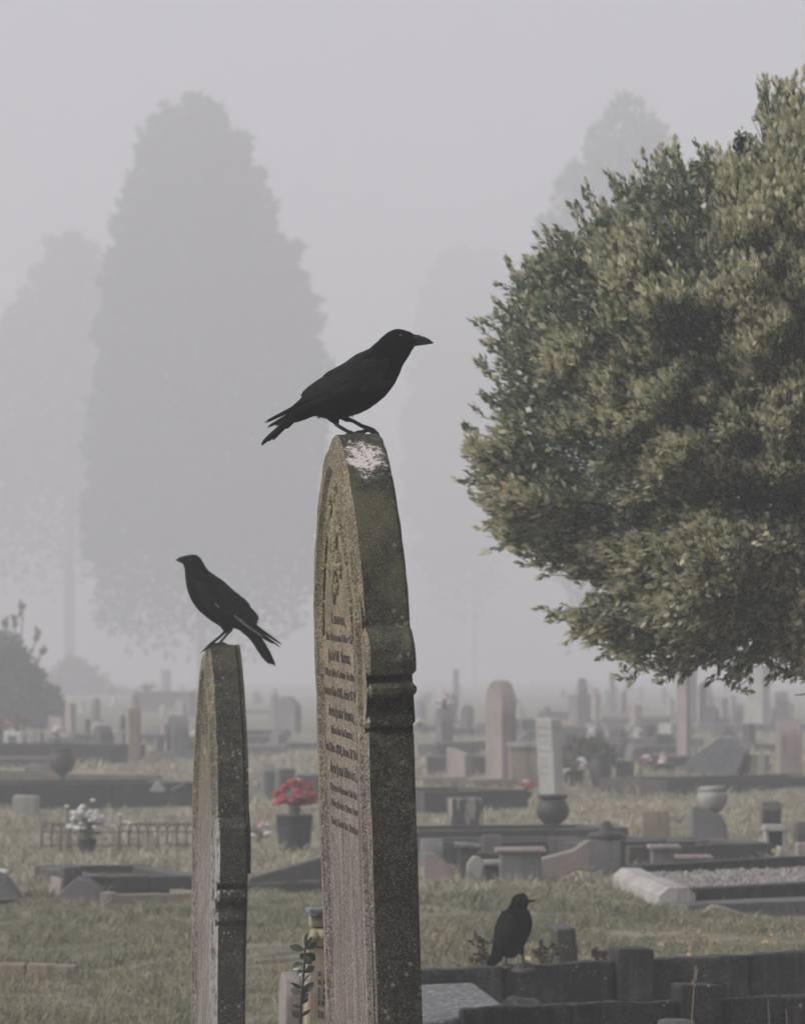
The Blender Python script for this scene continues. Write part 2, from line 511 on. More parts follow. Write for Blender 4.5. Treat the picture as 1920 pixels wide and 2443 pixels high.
def vnoise(x, y, s, seed):
    "smooth value noise on numpy arrays"
    rs = np.random.RandomState(seed)
    g = rs.rand(64, 64)
    u, w = x * s, y * s
    i, j = np.floor(u).astype(int), np.floor(w).astype(int)
    a, b = u - i, w - j
    a = a * a * (3 - 2 * a); b = b * b * (3 - 2 * b)
    G = lambda p, q: g[p % 64, q % 64]
    return (G(i, j) * (1 - a) + G(i + 1, j) * a) * (1 - b) + (G(i, j + 1) * (1 - a) + G(i + 1, j + 1) * a) * b

def grass(name, n, y0, y1, hgt, wid, mat, seed, clump=1.0, keep=None, half=0.135, spread=0.5):
    rs = np.random.RandomState(seed)
    y = np.sqrt(rs.rand(n) * (y1 * y1 - y0 * y0) + y0 * y0)
    x = (rs.rand(n) * 2 - 1) * half * y
    nz = vnoise(x + 50, y, 1.7, seed + 1) * 0.25 + vnoise(x + 50, y * 0.8, 4.3, seed + 2) * 0.35 + vnoise(x + 50, y * 0.8, 9.0, seed + 3) * 0.4
    ok = rs.rand(n) < np.clip(nz * 3.0 - 0.85, 0.10, 1) ** clump
    if keep is not None: ok &= keep(x, y, rs)
    x, y, nz = x[ok], y[ok], nz[ok]
    m = len(x)
    z = 0.030 * np.sin(0.9 * x + 0.31 * y) + 0.022 * np.sin(1.7 * x - 0.53 * y + 1.3) + 0.016 * np.sin(0.7 * y + 2.0 * x) - 0.025
    z = z * np.clip((90 - y) / 40, 0, 1)
    sc = np.clip(y / 22.0, 0.8, 2.4)
    H = hgt * (0.45 + 1.1 * rs.rand(m)) * (0.10 + 3.6 * nz ** 2)
    W = wid * (0.6 + 0.8 * rs.rand(m)) * sc
    az = rs.rand(m) * 2 * np.pi
    ln = spread * (0.3 + rs.rand(m)) * H
    dx, dy = np.cos(az), np.sin(az)
    pa = rs.rand(m) * 2 * np.pi
    px, py = np.cos(pa) * W * 0.5, np.sin(pa) * W * 0.5
    V = np.empty((m, 5, 3))
    V[:, 0] = np.stack([x - px, y - py, z], 1)
    V[:, 1] = np.stack([x + px, y + py, z], 1)
    V[:, 2] = np.stack([x + dx * ln * 0.35 + px * 0.8, y + dy * ln * 0.35 + py * 0.8, z + H * 0.6], 1)
    V[:, 3] = np.stack([x + dx * ln * 0.35 - px * 0.8, y + dy * ln * 0.35 - py * 0.8, z + H * 0.6], 1)
    V[:, 4] = np.stack([x + dx * ln, y + dy * ln, z + H * (0.95 - 0.25 * rs.rand(m))], 1)
    o = np.arange(m)[:, None] * 5
    T = np.concatenate([o + np.array([[0, 1, 2]]), o + np.array([[0, 2, 3]]), o + np.array([[3, 2, 4]])], 1).reshape(-1, 3)
    return tag(np_obj(name, V.reshape(-1, 3), T, 3, [mat]), kind='stuff')

def not_in_plots(x, y, rs):
    ok = np.ones(len(x), bool)
    for (ax, bx, ay, by) in NO_GRASS:
        ok &= ~((x > ax) & (x < bx) & (y > ay) & (y < by))
    return ok
NO_GRASS = []

# ------------------------------------------------------------------ tall carved gravestones
def catmull2(pts, n):
    out = []
    N = len(pts)
    for i in range(N - 1):
        p0, p1, p2, p3 = (np.array(pts[j], float) for j in (max(0, i - 1), i, i + 1, min(N - 1, i + 2)))
        for k in range(n):
            u = k / n
            out.append(tuple(0.5 * (2 * p1 + (p2 - p0) * u + (2 * p0 - 5 * p1 + 4 * p2 - p3) * u * u + (3 * p1 - p0 - 3 * p2 + p3) * u ** 3)))
    out.append(tuple(pts[-1]))
    return out

def arch_outline(w, z_spring, z_top, flat, kneel, z_roll0, step=0.012):
    "half outline (y, z) from the ground up to the middle of the top; w half width of the shaft"
    pts = [(w + 0.01, -0.35)]
    z = -0.2
    while z < z_roll0 - 0.02:
        pts.append((w + 0.01 * max(0, (0.5 - z)), z)); z += 0.06
    k = kneel
    r0 = z_roll0
    pts += [(w, r0 - 0.012), (w - 0.35 * k, r0 - 0.006), (w - 0.30 * k, r0), (w + 0.35 * k, r0 + 0.006), (w + 0.42 * k, r0 + 0.018), (w + 0.30 * k, r0 + 0.030),
            (w - 0.10 * k, r0 + 0.040), (w - 0.30 * k, r0 + 0.054), (w - 0.12 * k, r0 + 0.070),
            (w + 0.75 * k, r0 + 0.074), (w + 0.98 * k, r0 + 0.084), (w + 1.0 * k, r0 + 0.096), (w + 0.86 * k, r0 + 0.106),
            (w - 0.10 * k, r0 + 0.113), (w - 0.05 * k, r0 + 0.119), (w + 0.84 * k, r0 + 0.127), (w + 0.94 * k, r0 + 0.16),
            (w + 0.94 * k, z_spring - 0.055), (w + 0.80 * k, z_spring - 0.035), (w + 0.2 * k, z_spring - 0.006)]
    # pointed head: steep flanks closing to a blunt tip
    h = z_top - z_spring
    prof = [(1.0, 0.0), (0.985, 0.08), (0.955, 0.18), (0.905, 0.30), (0.83, 0.42), (0.735, 0.54), (0.61, 0.67), (0.46, 0.80), (0.30, 0.91), (0.175, 0.965), (0.085, 1.0)]
    c = catmull2(prof, 4)
    for u, v in c:
        pts.append((max(flat, (w - 0.005) * u), z_spring + h * v))
    pts.append((flat * 0.5, z_top + 0.002))
    return pts

def offset_loop(loop, d):
    n = len(loop); out = []
    for i in range(n):
        a, b = Vector(loop[i - 1]), Vector(loop[(i + 1) % n])
        tdir = (b - a)
        if tdir.length < 1e-9: out.append(loop[i]); continue
        tdir.normalize()
        nrm = Vector((-tdir.y, tdir.x))
        out.append((loop[i][0] + nrm.x * d, loop[i][1] + nrm.y * d))
    return out

def tall_stone(name, label, cat, corner_px, y_near, rz, rx, ry, W, half, t, z_spring, z_top, z_roll0, mats, flat=0.03, kneel=0.066, back_flake=False):
    # near corner on the ground below the given photo column
    cx = (corner_px - 960) / F * y_near
    c, s = math.cos(rz), math.sin(rz)
    loc = (cx + c * t / 2 - s * half, y_near + s * t / 2 + c * half, 0)
    root = thing(name, label, cat, loc, rz, rx=rx, ry=ry)
    hp = arch_outline(half, z_spring, z_top, flat, kneel, z_roll0)
    loop = [(-y, z) for y, z in hp] + [(y, z) for y, z in reversed(hp)]      # near side first, over the top, down the far side
    loop = [(y + 0.0025 * mnoise.noise(Vector((y * 30, z * 30, 1.0))), z + 0.0025 * mnoise.noise(Vector((y * 30, z * 30, 9.0)))) for y, z in loop]
    inner = offset_loop(loop, -0.009)
    bm = bmesh.new()
    def taper(z): return t / 2 * (1.0 - 0.02 * max(0, (z - z_spring)) / max(0.1, z_top - z_spring))
    def ring(lp, side, ins):
        return [bm.verts.new((side * (taper(z) - ins) + 0.0015 * mnoise.noise(Vector((y * 25, z * 25, side * 5.0))), y, z)) for y, z in lp]
    tb = 0.009 if back_flake else 0.0
    rings = [ring(inner, -1, 0.0), ring(loop, -1, 0.009), ring(loop, -1, t * 0.45), ring(loop, 1, 0.009 + tb), ring(inner, 1, tb)]
    n = len(loop)
    for a, b in zip(rings, rings[1:]):
        for k in range(n - 1):
            f = bm.faces.new((a[k], a[k + 1], b[k + 1], b[k]))
            f.material_index = 1 if (a is rings[0]) else 0
    f = bm.faces.new(rings[0]); f.material_index = 1
    g = bm.faces.new(rings[-1][::-1]); g.material_index = 0
    bmesh.ops.triangulate(bm, faces=[f, g])
    obj('slab', bm, [mats[0], mats[1]], root)
    # raised margin round the carved face
    bm = bmesh.new()
    zs = [z for z in np.arange(-0.2, z_spring, 0.06)]
    def mar(inset):
        w2 = half - inset
        pp = [(w2, z) for z in zs]
        h = z_top - z_spring - inset * 1.5
        prof = [(1.0, 0.0), (0.985, 0.08), (0.955, 0.18), (0.905, 0.30), (0.83, 0.42), (0.735, 0.54), (0.61, 0.67), (0.46, 0.80), (0.30, 0.91), (0.16, 0.97), (0.0, 1.0)]
        pp += [(w2 * u, z_spring + h * v) for u, v in catmull2(prof, 3)]
        return [(-y, z) for y, z in pp] + [(y, z) for y, z in reversed(pp[:-1])]
    def mring(lp, dx):
        return [bm.verts.new((-taper(z) - dx + 0.002 * mnoise.noise(Vector((y * 22, z * 22, dx * 300))), y, z)) for y, z in lp]
    for (i0, i1, hgt) in ((0.016, 0.056, 0.011), (0.082, 0.098, 0.007)):
        rr = [mring(mar(i0), -0.002), mring(mar(i0 + 0.006), hgt), mring(mar(i1 - 0.008), hgt), mring(mar(i1), -0.002)]
        for a, b in zip(rr, rr[1:]):
            for k in range(len(a) - 1):
                bm.faces.new((a[k], a[k + 1], b[k + 1], b[k]))
    obj('raised_margin', bm, mats[1], root)
    if back_flake:
        bm = bmesh.new()
        lp = [(y, z) for y, z in loop if z > z_roll0 + 0.13]
        r0 = [bm.verts.new((taper(z) - 0.0095 + 0.0040 * max(0, min(1, (z_spring + 0.25 - z) / 0.3)), y, z)) for y, z in lp]
        r1 = [bm.verts.new((taper(z), y * 0.995, z)) for y, z in lp]
        for k in range(len(lp) - 1):
            bm.faces.new((r0[k], r0[k + 1], r1[k + 1], r1[k]))
        f1 = bm.faces.new(r0); f2 = bm.faces.new(r1[::-1])
        bm.faces.new((r0[0], r1[0], r1[-1], r0[-1]))
        bmesh.ops.triangulate(bm, faces=[f1, f2])
        o = obj('flaking_layer', bm, mats[0], root)
        o['label'] = 'thin layer splitting off the back with a dark crack'
    return root, taper

def text_line(root, txt, z, width, cap, x, mat, big_first=True):
    cu = bpy.data.curves.new('inscription_line', 'FONT')
    cu.body = txt
    cu.align_x = 'CENTER'
    cu.size = cap / 0.69
    cu.extrude = 0.0007
    cu.resolution_u = 2
    cu.small_caps_scale = 0.74
    if big_first:
        start = True
        for i, ch in enumerate(txt):
            if not start and ch.isalpha():
                cu.body_format[i].use_small_caps = True
            start = ch == ' '
        cu.body = ''.join(c if (i == 0 or txt[i - 1] == ' ') else c.lower() for i, c in enumerate(txt))
        for i, ch in enumerate(txt):
            if ch.isalpha() and i > 0 and txt[i - 1] != ' ':
                cu.body_format[i].use_small_caps = True
    tmp = bpy.data.objects.new('tmp', cu)
    COL.objects.link(tmp)
    dg = bpy.context.evaluated_depsgraph_get()
    dg.update()
    me = bpy.data.meshes.new_from_object(tmp.evaluated_get(dg))
    bpy.data.objects.remove(tmp)
    me.name = 'inscription_line'
    n = len(me.vertices)
    co = np.empty(n * 3, np.float32); me.vertices.foreach_get('co', co); co = co.reshape(-1, 3)
    wd = co[:, 0].max() - co[:, 0].min()
    k = width / wd
    new = np.stack([x - co[:, 2], -co[:, 0] * k, z + co[:, 1]], 1)
    me.vertices.foreach_set('co', new.astype(np.float32).ravel())
    me.materials.clear(); me.materials.append(mat)
    me.update()
    o = bpy.data.objects.new('inscription_line', me)
    COL.objects.link(o)
    o.parent = root
    o['kind'] = 'stuff'
    return o

def carve_top(root, taper, half, z_spring, z_top, mat):
    "relief inside the pointed head: stem, leaves, bud and two beaded ribs"
    xf = lambda z: -taper(z)
    bm = bmesh.new()
    for sgn in (-1, 1):
        for i in range(34):
            u = i / 33
            z = z_spring - 0.03 + u * (z_top - z_spring - 0.12)
            y = sgn * (half - 0.125 - 0.19 * u ** 1.8)
            if (i % 9) == 8: continue
            blob(bm, (xf(z) - 0.003, y, z), 0.007, 0.006 + 0.002 * rnd.random(), 0.0085, 1, rough=0.15)
    obj('beaded_rib', bm, mat, root, True)['kind'] = 'stuff'
    bm = bmesh.new()
    zc = z_spring + 0.20
    tube(bm, [(xf(zc) + 0.002, 0.05, z_spring + 0.045), (xf(zc) - 0.004, 0.025, z_spring + 0.09), (xf(zc) - 0.006, -0.01, z_spring + 0.15), (xf(zc) - 0.003, -0.03, z_spring + 0.26)], [0.007, 0.010, 0.010, 0.005], 8)
    obj('carved_stem', bm, mat, root, True)
    for (y, z, ry_, rz_, ang, th) in ((0.03, zc + 0.0, 0.040, 0.048, 0.5, 0.013), (-0.055, zc + 0.04, 0.034, 0.045, -0.6, 0.012), (0.065, zc - 0.075, 0.030, 0.036, 0.9, 0.013),
                                  (-0.045, zc - 0.065, 0.03, 0.034, -0.8, 0.015), (-0.02, zc + 0.10, 0.020, 0.034, 0.2, 0.010), (0.075, zc + 0.055, 0.02, 0.034, 0.6, 0.009), (0.0, zc - 0.12, 0.018, 0.03, 0.3, 0.009)):
        bm = bmesh.new()
        for lobe in range(5):
            aa = (lobe - 2) * 0.75
            blob(bm, (xf(z) - 0.001, y + ry_ * 0.75 * math.sin(aa + ang), z + rz_ * 0.75 * math.cos(aa + ang)), th * rnd.uniform(0.6, 1.0), ry_ * 0.42, rz_ * 0.42, 2, Matrix.Rotation(-aa - ang, 3, 'X'), rough=0.08)
        blob(bm, (xf(z) - 0.001, y, z), th * 1.1, ry_ * 0.5, rz_ * 0.5, 2, rough=0.08)
        obj('carved_leaf', bm, mat, root, True)

# main stone
HALF = 0.365
main_stone, tap = tall_stone('gravestone', 'tallest dark sandstone gravestone with pointed arch top, bird lime and lead lettering', 'gravestone',
    908, 10.5, R(9.2), R(2.0), R(-2.1), 0.78, HALF, 0.115, 1.428, 1.874, 1.19, (M['tall_side'], M['tall_face']), flat=0.028)
LINES = [("LAVINIA,", 1474, 0.22, 0.027), ("THE BELOVED WIFE OF", 1519, 0.43, 0.0185), ("JOHN W. VERRIST,", 1563, 0.36, 0.027),
         ("WHO WAS CALLED TO REST", 1605, 0.49, 0.020), ("FEBRUARY 15TH 1915, AGED 55 YEARS.", 1650, 0.60, 0.023),
         ("ALSO JOHN VERRIST,", 1698, 0.42, 0.027), ("WHO FELL IN FRANCE,", 1743, 0.36, 0.020), ("FEB 22ND 1918, AGED 21 YEARS.", 1787, 0.56, 0.023),
         ("ALSO JOHN WALLACE,", 1836, 0.42, 0.026), ("DEARLY BELOVED BY ALL", 1883, 0.43, 0.018), ("PEACE PERFECT PEACE AND", 1921, 0.42, 0.018), ("LOVE, GOES ON, BEYOND.", 1965, 0.43, 0.019)]
for txt, py, wd, cap in LINES:
    z = CAM_H - (py - HOR) / 993.0
    text_line(main_stone, txt, z - cap * 0.5, wd, cap, -0.115 / 2 - 0.0006, M['lead'])
carve_top(main_stone, tap, HALF, 1.428, 1.874, M['tall_face'])

# left stone
left_stone, tap2 = tall_stone('gravestone', 'slimmer mossy gravestone with white streaked face, under the crow facing left', 'gravestone',
    511, 14.4, R(8.6), R(1.0), R(0.2), 0.7, 0.315, 0.108, 0.849, 1.394, 0.514, (M['left_side'], M['left_face']), flat=0.03, kneel=0.052, back_flake=True)
bm = bmesh.new()
for k in range(26):
    a = 2 * math.pi * k / 26
    blob(bm, (-0.05, 0.0 + 0.055 * math.cos(a), 1.15 + 0.055 * math.sin(a)), 0.012, 0.008, 0.008, 1)
obj('carved_ring', bm, M['left_face'], left_stone, True)
bm = bmesh.new()
for (y, z, a) in ((0, 1.15, 0), (0.02, 1.22, 0.4), (-0.03, 1.09, -0.4), (0.03, 1.04, 0.3)):
    blob(bm, (-0.047, y, z), 0.012, 0.022, 0.038, 2, Matrix.Rotation(a, 3, 'X'))
obj('carved_leaf', bm, M['left_face'], left_stone, True)

# ------------------------------------------------------------------ crows
def catmull(pts, n):
    out = []
    pts = [np.array(p, float) for p in pts]
    N = len(pts)
    for i in range(N - 1):
        p0, p1, p2, p3 = pts[max(0, i - 1)], pts[i], pts[i + 1], pts[min(N - 1, i + 2)]
        for k in range(n):
            u = k / n
            out.append(0.5 * (2 * p1 + (p2 - p0) * u + (2 * p0 - 5 * p1 + 4 * p2 - p3) * u * u + (3 * p1 - p0 - 3 * p2 + p3) * u ** 3))
    out.append(pts[-1])
    return out

class Crow:
    def __init__(s, label, Y, off, sc, stations, foot):
        s.Y, s.off, s.sc = Y, off, sc
        s.root = thing('crow', label, 'crow', (0, 0, 0), group='crows perched on the graves')
        w = s.w3(foot[0], foot[1], 0)
        s.root.location = w
        s.base = Vector(w)
        s.mpp = Y / F / sc                     # metres per crop pixel
        st = [(a[0], a[1], b[0], b[1], k) for a, b, k in stations]
        s.dense = catmull(st, 5)
        s.D = np.array(s.dense)
    def w3(s, cx, cy, lat):
        return Pd(s.off[0] + cx / s.sc, s.off[1] + cy / s.sc, s.Y) + Vector((0, lat, 0))
    def l3(s, cx, cy, lat):
        return s.w3(cx, cy, lat) - s.base
    def half(s, x, y):
        "half thickness of the body at crop point (x, y)"
        D = s.D
        tx, ty, bx, by = D[:, 0], D[:, 1], D[:, 2], D[:, 3]
        vx, vy = tx - bx, ty - by
        L2 = vx * vx + vy * vy
        u = ((x - bx) * vx + (y - by) * vy) / L2
        uc = np.clip(u, 0, 1)
        d = np.hypot(x - bx - uc * vx, y - by - uc * vy)
        i = int(np.argmin(d))
        prof = math.sqrt(max(0.0, 1 - (2 * float(uc[i]) - 1) ** 2))
        return prof * float(D[i, 4]) * math.sqrt(float(L2[i])) * 0.5 * s.mpp
    def body(s, n=24, rough=0.0012):
        bm = bmesh.new()
        rings = []
        for tx, ty, bx, by, k in s.dense:
            c = s.l3((tx + bx) / 2, (ty + by) / 2, 0)
            a = (s.l3(tx, ty, 0) - s.l3(bx, by, 0)) / 2
            w = a.length * k
            ring = []
            for j in range(n):
                th = 2 * math.pi * j / n
                p = c + a * math.cos(th) + Vector((0, w * math.sin(th), 0))
                nn = mnoise.noise(p * 90) * rough
                ring.append(bm.verts.new(p + (p - c).normalized() * nn))
            rings.append(ring)
        for a, b in zip(rings, rings[1:]):
            for j in range(n):
                bm.faces.new((a[j], a[(j + 1) % n], b[(j + 1) % n], b[j]))
        for r, e in ((rings[0], -1), (rings[-1], 1)):
            cc = sum((v.co for v in r), Vector()) / n
            cv = bm.verts.new(cc)
            for j in range(n):
                bm.faces.new((r[j], r[(j + 1) % n], cv))
        obj('body', bm, M['crow'], s.root, True)
    def feather(s, pts, width, off=0.004, side=-1, name='wing_feather', mat=None, tip=1.0, lat=None, thick=0.0009):
        "thin vaned blade along a curve in crop coordinates, lying on the body"
        c = catmull(pts, 5)
        N = len(c)
        bm = bmesh.new()
        rings = []
        for i, p in enumerate(c):
            a, b = c[max(0, i - 1)], c[min(N - 1, i + 1)]
            d = (b - a) / (np.hypot(*(b - a)) + 1e-9)
            q = np.array([-d[1], d[0]])
            u = i / (N - 1)
            w = width * 0.5 * min(1.0, 0.45 + 2.2 * u) * (1 - u ** (3.5 * tip)) ** 0.6 + 0.6
            row = []
            for e, lift in ((-1, 0.0), (0, 0.0011), (1, 0.0)):
                x, y = p[0] + q[0] * w * e, p[1] + q[1] * w * e
                if lat is None: L = side * (s.half(x, y) + off + lift)
                else: L = lat[0] + (lat[1] - lat[0]) * u + side * lift + side * off
                row.append(bm.verts.new(s.l3(x, y, L)))
            for e in (1, -1):
                x, y = p[0] + q[0] * w * e, p[1] + q[1] * w * e
                if lat is None: L = side * (s.half(x, y) + off - thick)
                else: L = lat[0] + (lat[1] - lat[0]) * u + side * off - side * thick
                row.append(bm.verts.new(s.l3(x, y, L)))
            rings.append(row)
        for a, b in zip(rings, rings[1:]):
            for k in range(5):
                bm.faces.new((a[k], a[(k + 1) % 5], b[(k + 1) % 5], b[k]))
        bm.faces.new(rings[0][::-1]); bm.faces.new(rings[-1])
        return obj(name, bm, mat or M['feather'], s.root, True)
    def bill(s, upper, lower, w0):
        "upper / lower: lists of (top, bottom) crop points from face to tip"
        for nm, st in (('upper_bill', upper), ('lower_bill', lower)):
            bm = bmesh.new(); rings = []
            N = len(st)
            for i, (t, b) in enumerate(st):
                c = s.l3((t[0] + b[0]) / 2, (t[1] + b[1]) / 2, 0)
                a = (s.l3(*t, 0) - s.l3(*b, 0)) / 2
                w = w0 * (1 - (i / (N - 1)) ** 1.4) + 0.0006
                rings.append([bm.verts.new(c + a * math.cos(2 * math.pi * j / 10) + Vector((0, w * math.sin(2 * math.pi * j / 10), 0))) for j in range(10)])
            for a, b in zip(rings, rings[1:]):
                for j in range(10): bm.faces.new((a[j], a[(j + 1) % 10], b[(j + 1) % 10], b[j]))
            bm.faces.new(rings[0][::-1]); bm.faces.new(rings[-1])
            obj(nm, bm, M['bill'], s.root, True)
    def eye(s, x, y, r):
        bm = bmesh.new()
        blob(bm, s.l3(x, y, -s.half(x, y) + r * 0.35), r, r * 0.7, r, 2)
        obj('eye', bm, M['eye'], s.root, True)
    def leg(s, lat, thigh, shank, toes):
        "thigh: [(x,y,r)], shank: [(x,y,r)], toes: [[(x,y,lat,r)...]...] in crop pixels"
        bm = bmesh.new()
        k = s.mpp
        tube(bm, [s.l3(x, y, lat * 0.8) for x, y, r in thigh], [r * k for x, y, r in thigh], 12)
        obj('thigh', bm, M['crow'], s.root, True)
        bm = bmesh.new()
        tube(bm, [s.l3(x, y, lat) for x, y, r in shank], [r * k for x, y, r in shank], 9)
        for toe in toes:
            tube(bm, [s.l3(x, y, lat + dl) for x, y, dl, r in toe], [r * k for x, y, dl, r in toe], 8)
        obj('leg', bm, M['leg'], s.root, True)

# --- crow on the tall stone
A = Crow('large black crow facing right on top of the tallest gravestone', 10.86, (600, 750), 3.713, [
    ((1462, 182), (1462, 262), 0.55), ((1435, 172), (1440, 290), 0.66), ((1385, 147), (1415, 330), 0.68), ((1310, 128), (1378, 392), 0.62), ((1235, 142), (1340, 452), 0.60), ((1160, 195), (1318, 508), 0.62),
    ((1045, 298), (1282, 588), 0.74), ((930, 352), (1215, 688), 0.84), ((820, 430), (1120, 780), 0.88), ((720, 512), (1010, 852), 0.86), ((622, 580), (890, 898), 0.80),
    ((540, 645), (760, 935), 0.72), ((470, 705), (655, 922), 0.60), ((410, 765), (570, 900), 0.50), ((345, 825), (480, 930), 0.38), ((290, 880), (385, 960), 0.25)], (940, 1072))
A.body()
A.bill([((1425, 180), (1425, 236)), ((1480, 184), (1470, 240)), ((1530, 196), (1525, 246)), ((1575, 218), (1570, 248)), ((1612, 250), (1610, 256))],
       [((1425, 234), (1430, 284)), ((1480, 240), (1480, 276)), ((1530, 246), (1535, 269)), ((1580, 248), (1580, 262)), ((1604, 252), (1604, 257))], 0.0085)
A.eye(1325, 190, 0.0042)
for side in (-1, 1):
    # tertials and secondaries
    for p, w in (([(900, 470), (660, 585), (436, 722)], 92), ([(900, 520), (680, 640), (440, 765)], 84), ([(920, 560), (690, 690), (420, 800)], 78),
                 ([(940, 600), (720, 720), (470, 815)], 70), ([(960, 640), (780, 735), (560, 800)], 62)):
        A.feather(p, w, 0.0045, side)
    for p, w in (([(800, 640), (440, 800), (112, 960)], 34), ([(800, 670), (440, 835), (134, 1004)], 32), ([(800, 690), (460, 850), (205, 990)], 34), ([(790, 700), (560, 800), (330, 880)], 40)):
        A.feather(p, w, 0.002, side, lat=(side * 0.048, side * 0.020), tip=0.55)
    # greater coverts, then rows of smaller ones
    for i in range(7):
        x, y = 1150 - i * 30, 520 + i * 27 - (i * i) * 2
        A.feather([(x, y), (x - 130, y + 52), (x - 270 + i * 8, y + 108 - i * 4)], 54, 0.0066, side)
    for r_ in range(5):
        for i in range(6):
            x = 1235 - r_ * 62 - i * 20 + rnd.uniform(-8, 8); y = 420 + i * 42 - r_ * 4 + (r_ % 2) * 18
            if s_ := (i == 5 and r_ > 2): continue
            A.feather([(x, y), (x - 55, y + 20), (x - 112, y + 46)], 58, 0.0078 - r_ * 0.0004, side)
    for i in range(7):
        x, y = 1080 - i * 52, 330 + i * 28
        A.feather([(x, y), (x - 70, y + 30), (x - 140, y + 72)], 60, 0.004, side)
    for i in range(3):
        A.feather([(1240 - i * 10, 590 + i * 16), (1130 - i * 14, 640 + i * 14), (1000 - i * 40, 688 + i * 12)], 40, 0.006, side)
for i, (tp, w) in enumerate((((90, 1164), 34), ((110, 1148), 38), ((148, 1126), 42), ((186, 1112), 44), ((232, 1058), 54), ((300, 1010), 58))):
    A.feather([(560, 830), (380, 900 + i * 4), (tp[0] + 60, tp[1] - 75), tp], w, 0.0, -1 if i % 2 else 1, 'tail_feather', lat=(0.0, (i - 2.5) * 0.006), tip=1.4)
# downy fringe under the belly
bm = bmesh.new()
for i in range(46):
    u = rnd.random()
    x = 560 + u * 420; y = 905 + 38 * math.sin(u * 2.6) - u * 55 + rnd.uniform(-12, 4)
    lat = rnd.uniform(-0.02, 0.02)
    a = A.l3(x, y - 22, lat); b = A.l3(x - rnd.uniform(8, 26), y + rnd.uniform(8, 22), lat)
    tube(bm, [a, (a + b) / 2, b], [0.0016, 0.0012, 0.0003], 4)
obj('belly_down', bm, M['crow'], A.root)
bm = bmesh.new()
for i in range(18):
    x, y = 1440 + rnd.uniform(-10, 12), rnd.uniform(182, 225)
    lat = rnd.uniform(-0.008, 0.008)
    tube(bm, [A.l3(x, y, lat), A.l3(x + 45 + rnd.uniform(0, 18), y + rnd.uniform(-8, 14) , lat * 1.2)], [0.0011, 0.0003], 4)
obj('nostril_bristle', bm, M['crow'], A.root)
A.leg(-0.022, [(700, 870, 75), (730, 920, 52), (752, 962, 28), (757, 985, 17)], [(745, 975, 17), (790, 1005, 17), (850, 1040, 16), (893, 1056, 17)],
      [[(885, 1055, 0, 15), (940, 1062, -0.004, 14), (985, 1064, -0.01, 12), (1020, 1075, -0.014, 6), (1030, 1090, -0.015, 2)],
       [(885, 1058, 0, 14), (930, 1064, 0.012, 13), (975, 1066, 0.018, 11), (1005, 1080, 0.02, 3)],
       [(895, 1056, 0, 13), (860, 1066, 0.0, 11), (835, 1068, 0.002, 9), (822, 1082, 0.002, 3)]])
A.leg(0.012, [(800, 860, 70), (830, 905, 45), (850, 930, 24), (880, 932, 18)], [(850, 922, 20), (905, 945, 17), (975, 985, 18), (1035, 1008, 22)],
      [[(1030, 1008, 0, 22), (1075, 1025, -0.012, 21), (1112, 1060, -0.016, 19), (1130, 1095, -0.018, 15), (1136, 1138, -0.02, 4)],
       [(1030, 1015, 0, 20), (1075, 1040, 0.012, 19), (1105, 1066, 0.014, 16), (1125, 1105, 0.015, 5)],
       [(1030, 1018, 0, 20), (985, 1040, -0.004, 18), (940, 1044, -0.008, 17), (912, 1050, -0.01, 10), (902, 1072, -0.011, 6), (905, 1092, -0.011, 2)]])

# --- crow on the left stone
B = Crow('black crow facing left with a pale wing feather, on the mossy left gravestone', 14.68, (380, 1280), 5.3375, [
    ((275, 262), (276, 325), 0.5), ((300, 254), (298, 348), 0.62), ((340, 243), (318, 400), 0.66), ((410, 230), (327, 470), 0.66), ((480, 238), (332, 540), 0.64), ((540, 296), (342, 612), 0.66),
    ((600, 405), (370, 722), 0.76), ((700, 490), (420, 832), 0.84), ((820, 570), (490, 932), 0.86), ((930, 672), (580, 1012), 0.86), ((1030, 775), (682, 1088), 0.82),
    ((1120, 862), (790, 1150), 0.76), ((1190, 950), (900, 1166), 0.66), ((1232, 1050), (1000, 1186), 0.52), ((1250, 1150), (1100, 1262), 0.38), ((1275, 1240), (1190, 1338), 0.28)], (780, 1385))
B.body()
B.bill([((335, 248), (325, 305)), ((290, 253), (285, 308)), ((250, 266), (248, 305)), ((225, 284), (224, 304)), ((209, 302), (210, 307))],
       [((330, 303), (312, 352)), ((290, 306), (285, 342)), ((250, 304), (252, 326)), ((225, 303), (226, 314)), ((214, 304), (215, 308))], 0.008)
B.eye(400, 300, 0.0038)
for side in (-1, 1):
    for p, w in (([(760, 640), (1020, 850), (1272, 1064)], 130), ([(740, 700), (1000, 900), (1262, 1100)], 110), ([(730, 760), (980, 950), (1240, 1150)], 100), ([(720, 810), (950, 990), (1180, 1150)], 90)):
        B.feather(p, w, 0.0045, side)
    for p, w in (([(900, 900), (1250, 1160), (1565, 1382)], 48), ([(900, 930), (1230, 1190), (1542, 1412)], 44), ([(890, 960), (1200, 1200), (1448, 1366)], 50), ([(880, 980), (1120, 1140), (1340, 1290)], 54)):
        B.feather(p, w, 0.002, side, lat=(side * 0.040, side * 0.018), tip=0.55)
    for r_ in range(5):
        for i in range(6):
            x = 430 + r_ * 78 + i * 28 + rnd.uniform(-10, 10); y = 560 + i * 52 + r_ * 34 - (r_ % 2) * 20
            B.feather([(x, y), (x + 75, y + 55), (x + 140, y + 120)], 80, 0.0078 - r_ * 0.0004, side)
    for i in range(6):
        x, y = 620 + i * 75, 480 + i * 60
        B.feather([(x, y), (x + 80, y + 55), (x + 160, y + 130)], 80, 0.004, side)
o = B.feather([(960, 1010), (1120, 1140), (1230, 1215), (1330, 1285)], 30, 0.009, -1, lat=(-0.043, -0.026), mat=M['paleplume'], tip=0.8)
o['label'] = 'white edged flight feather'
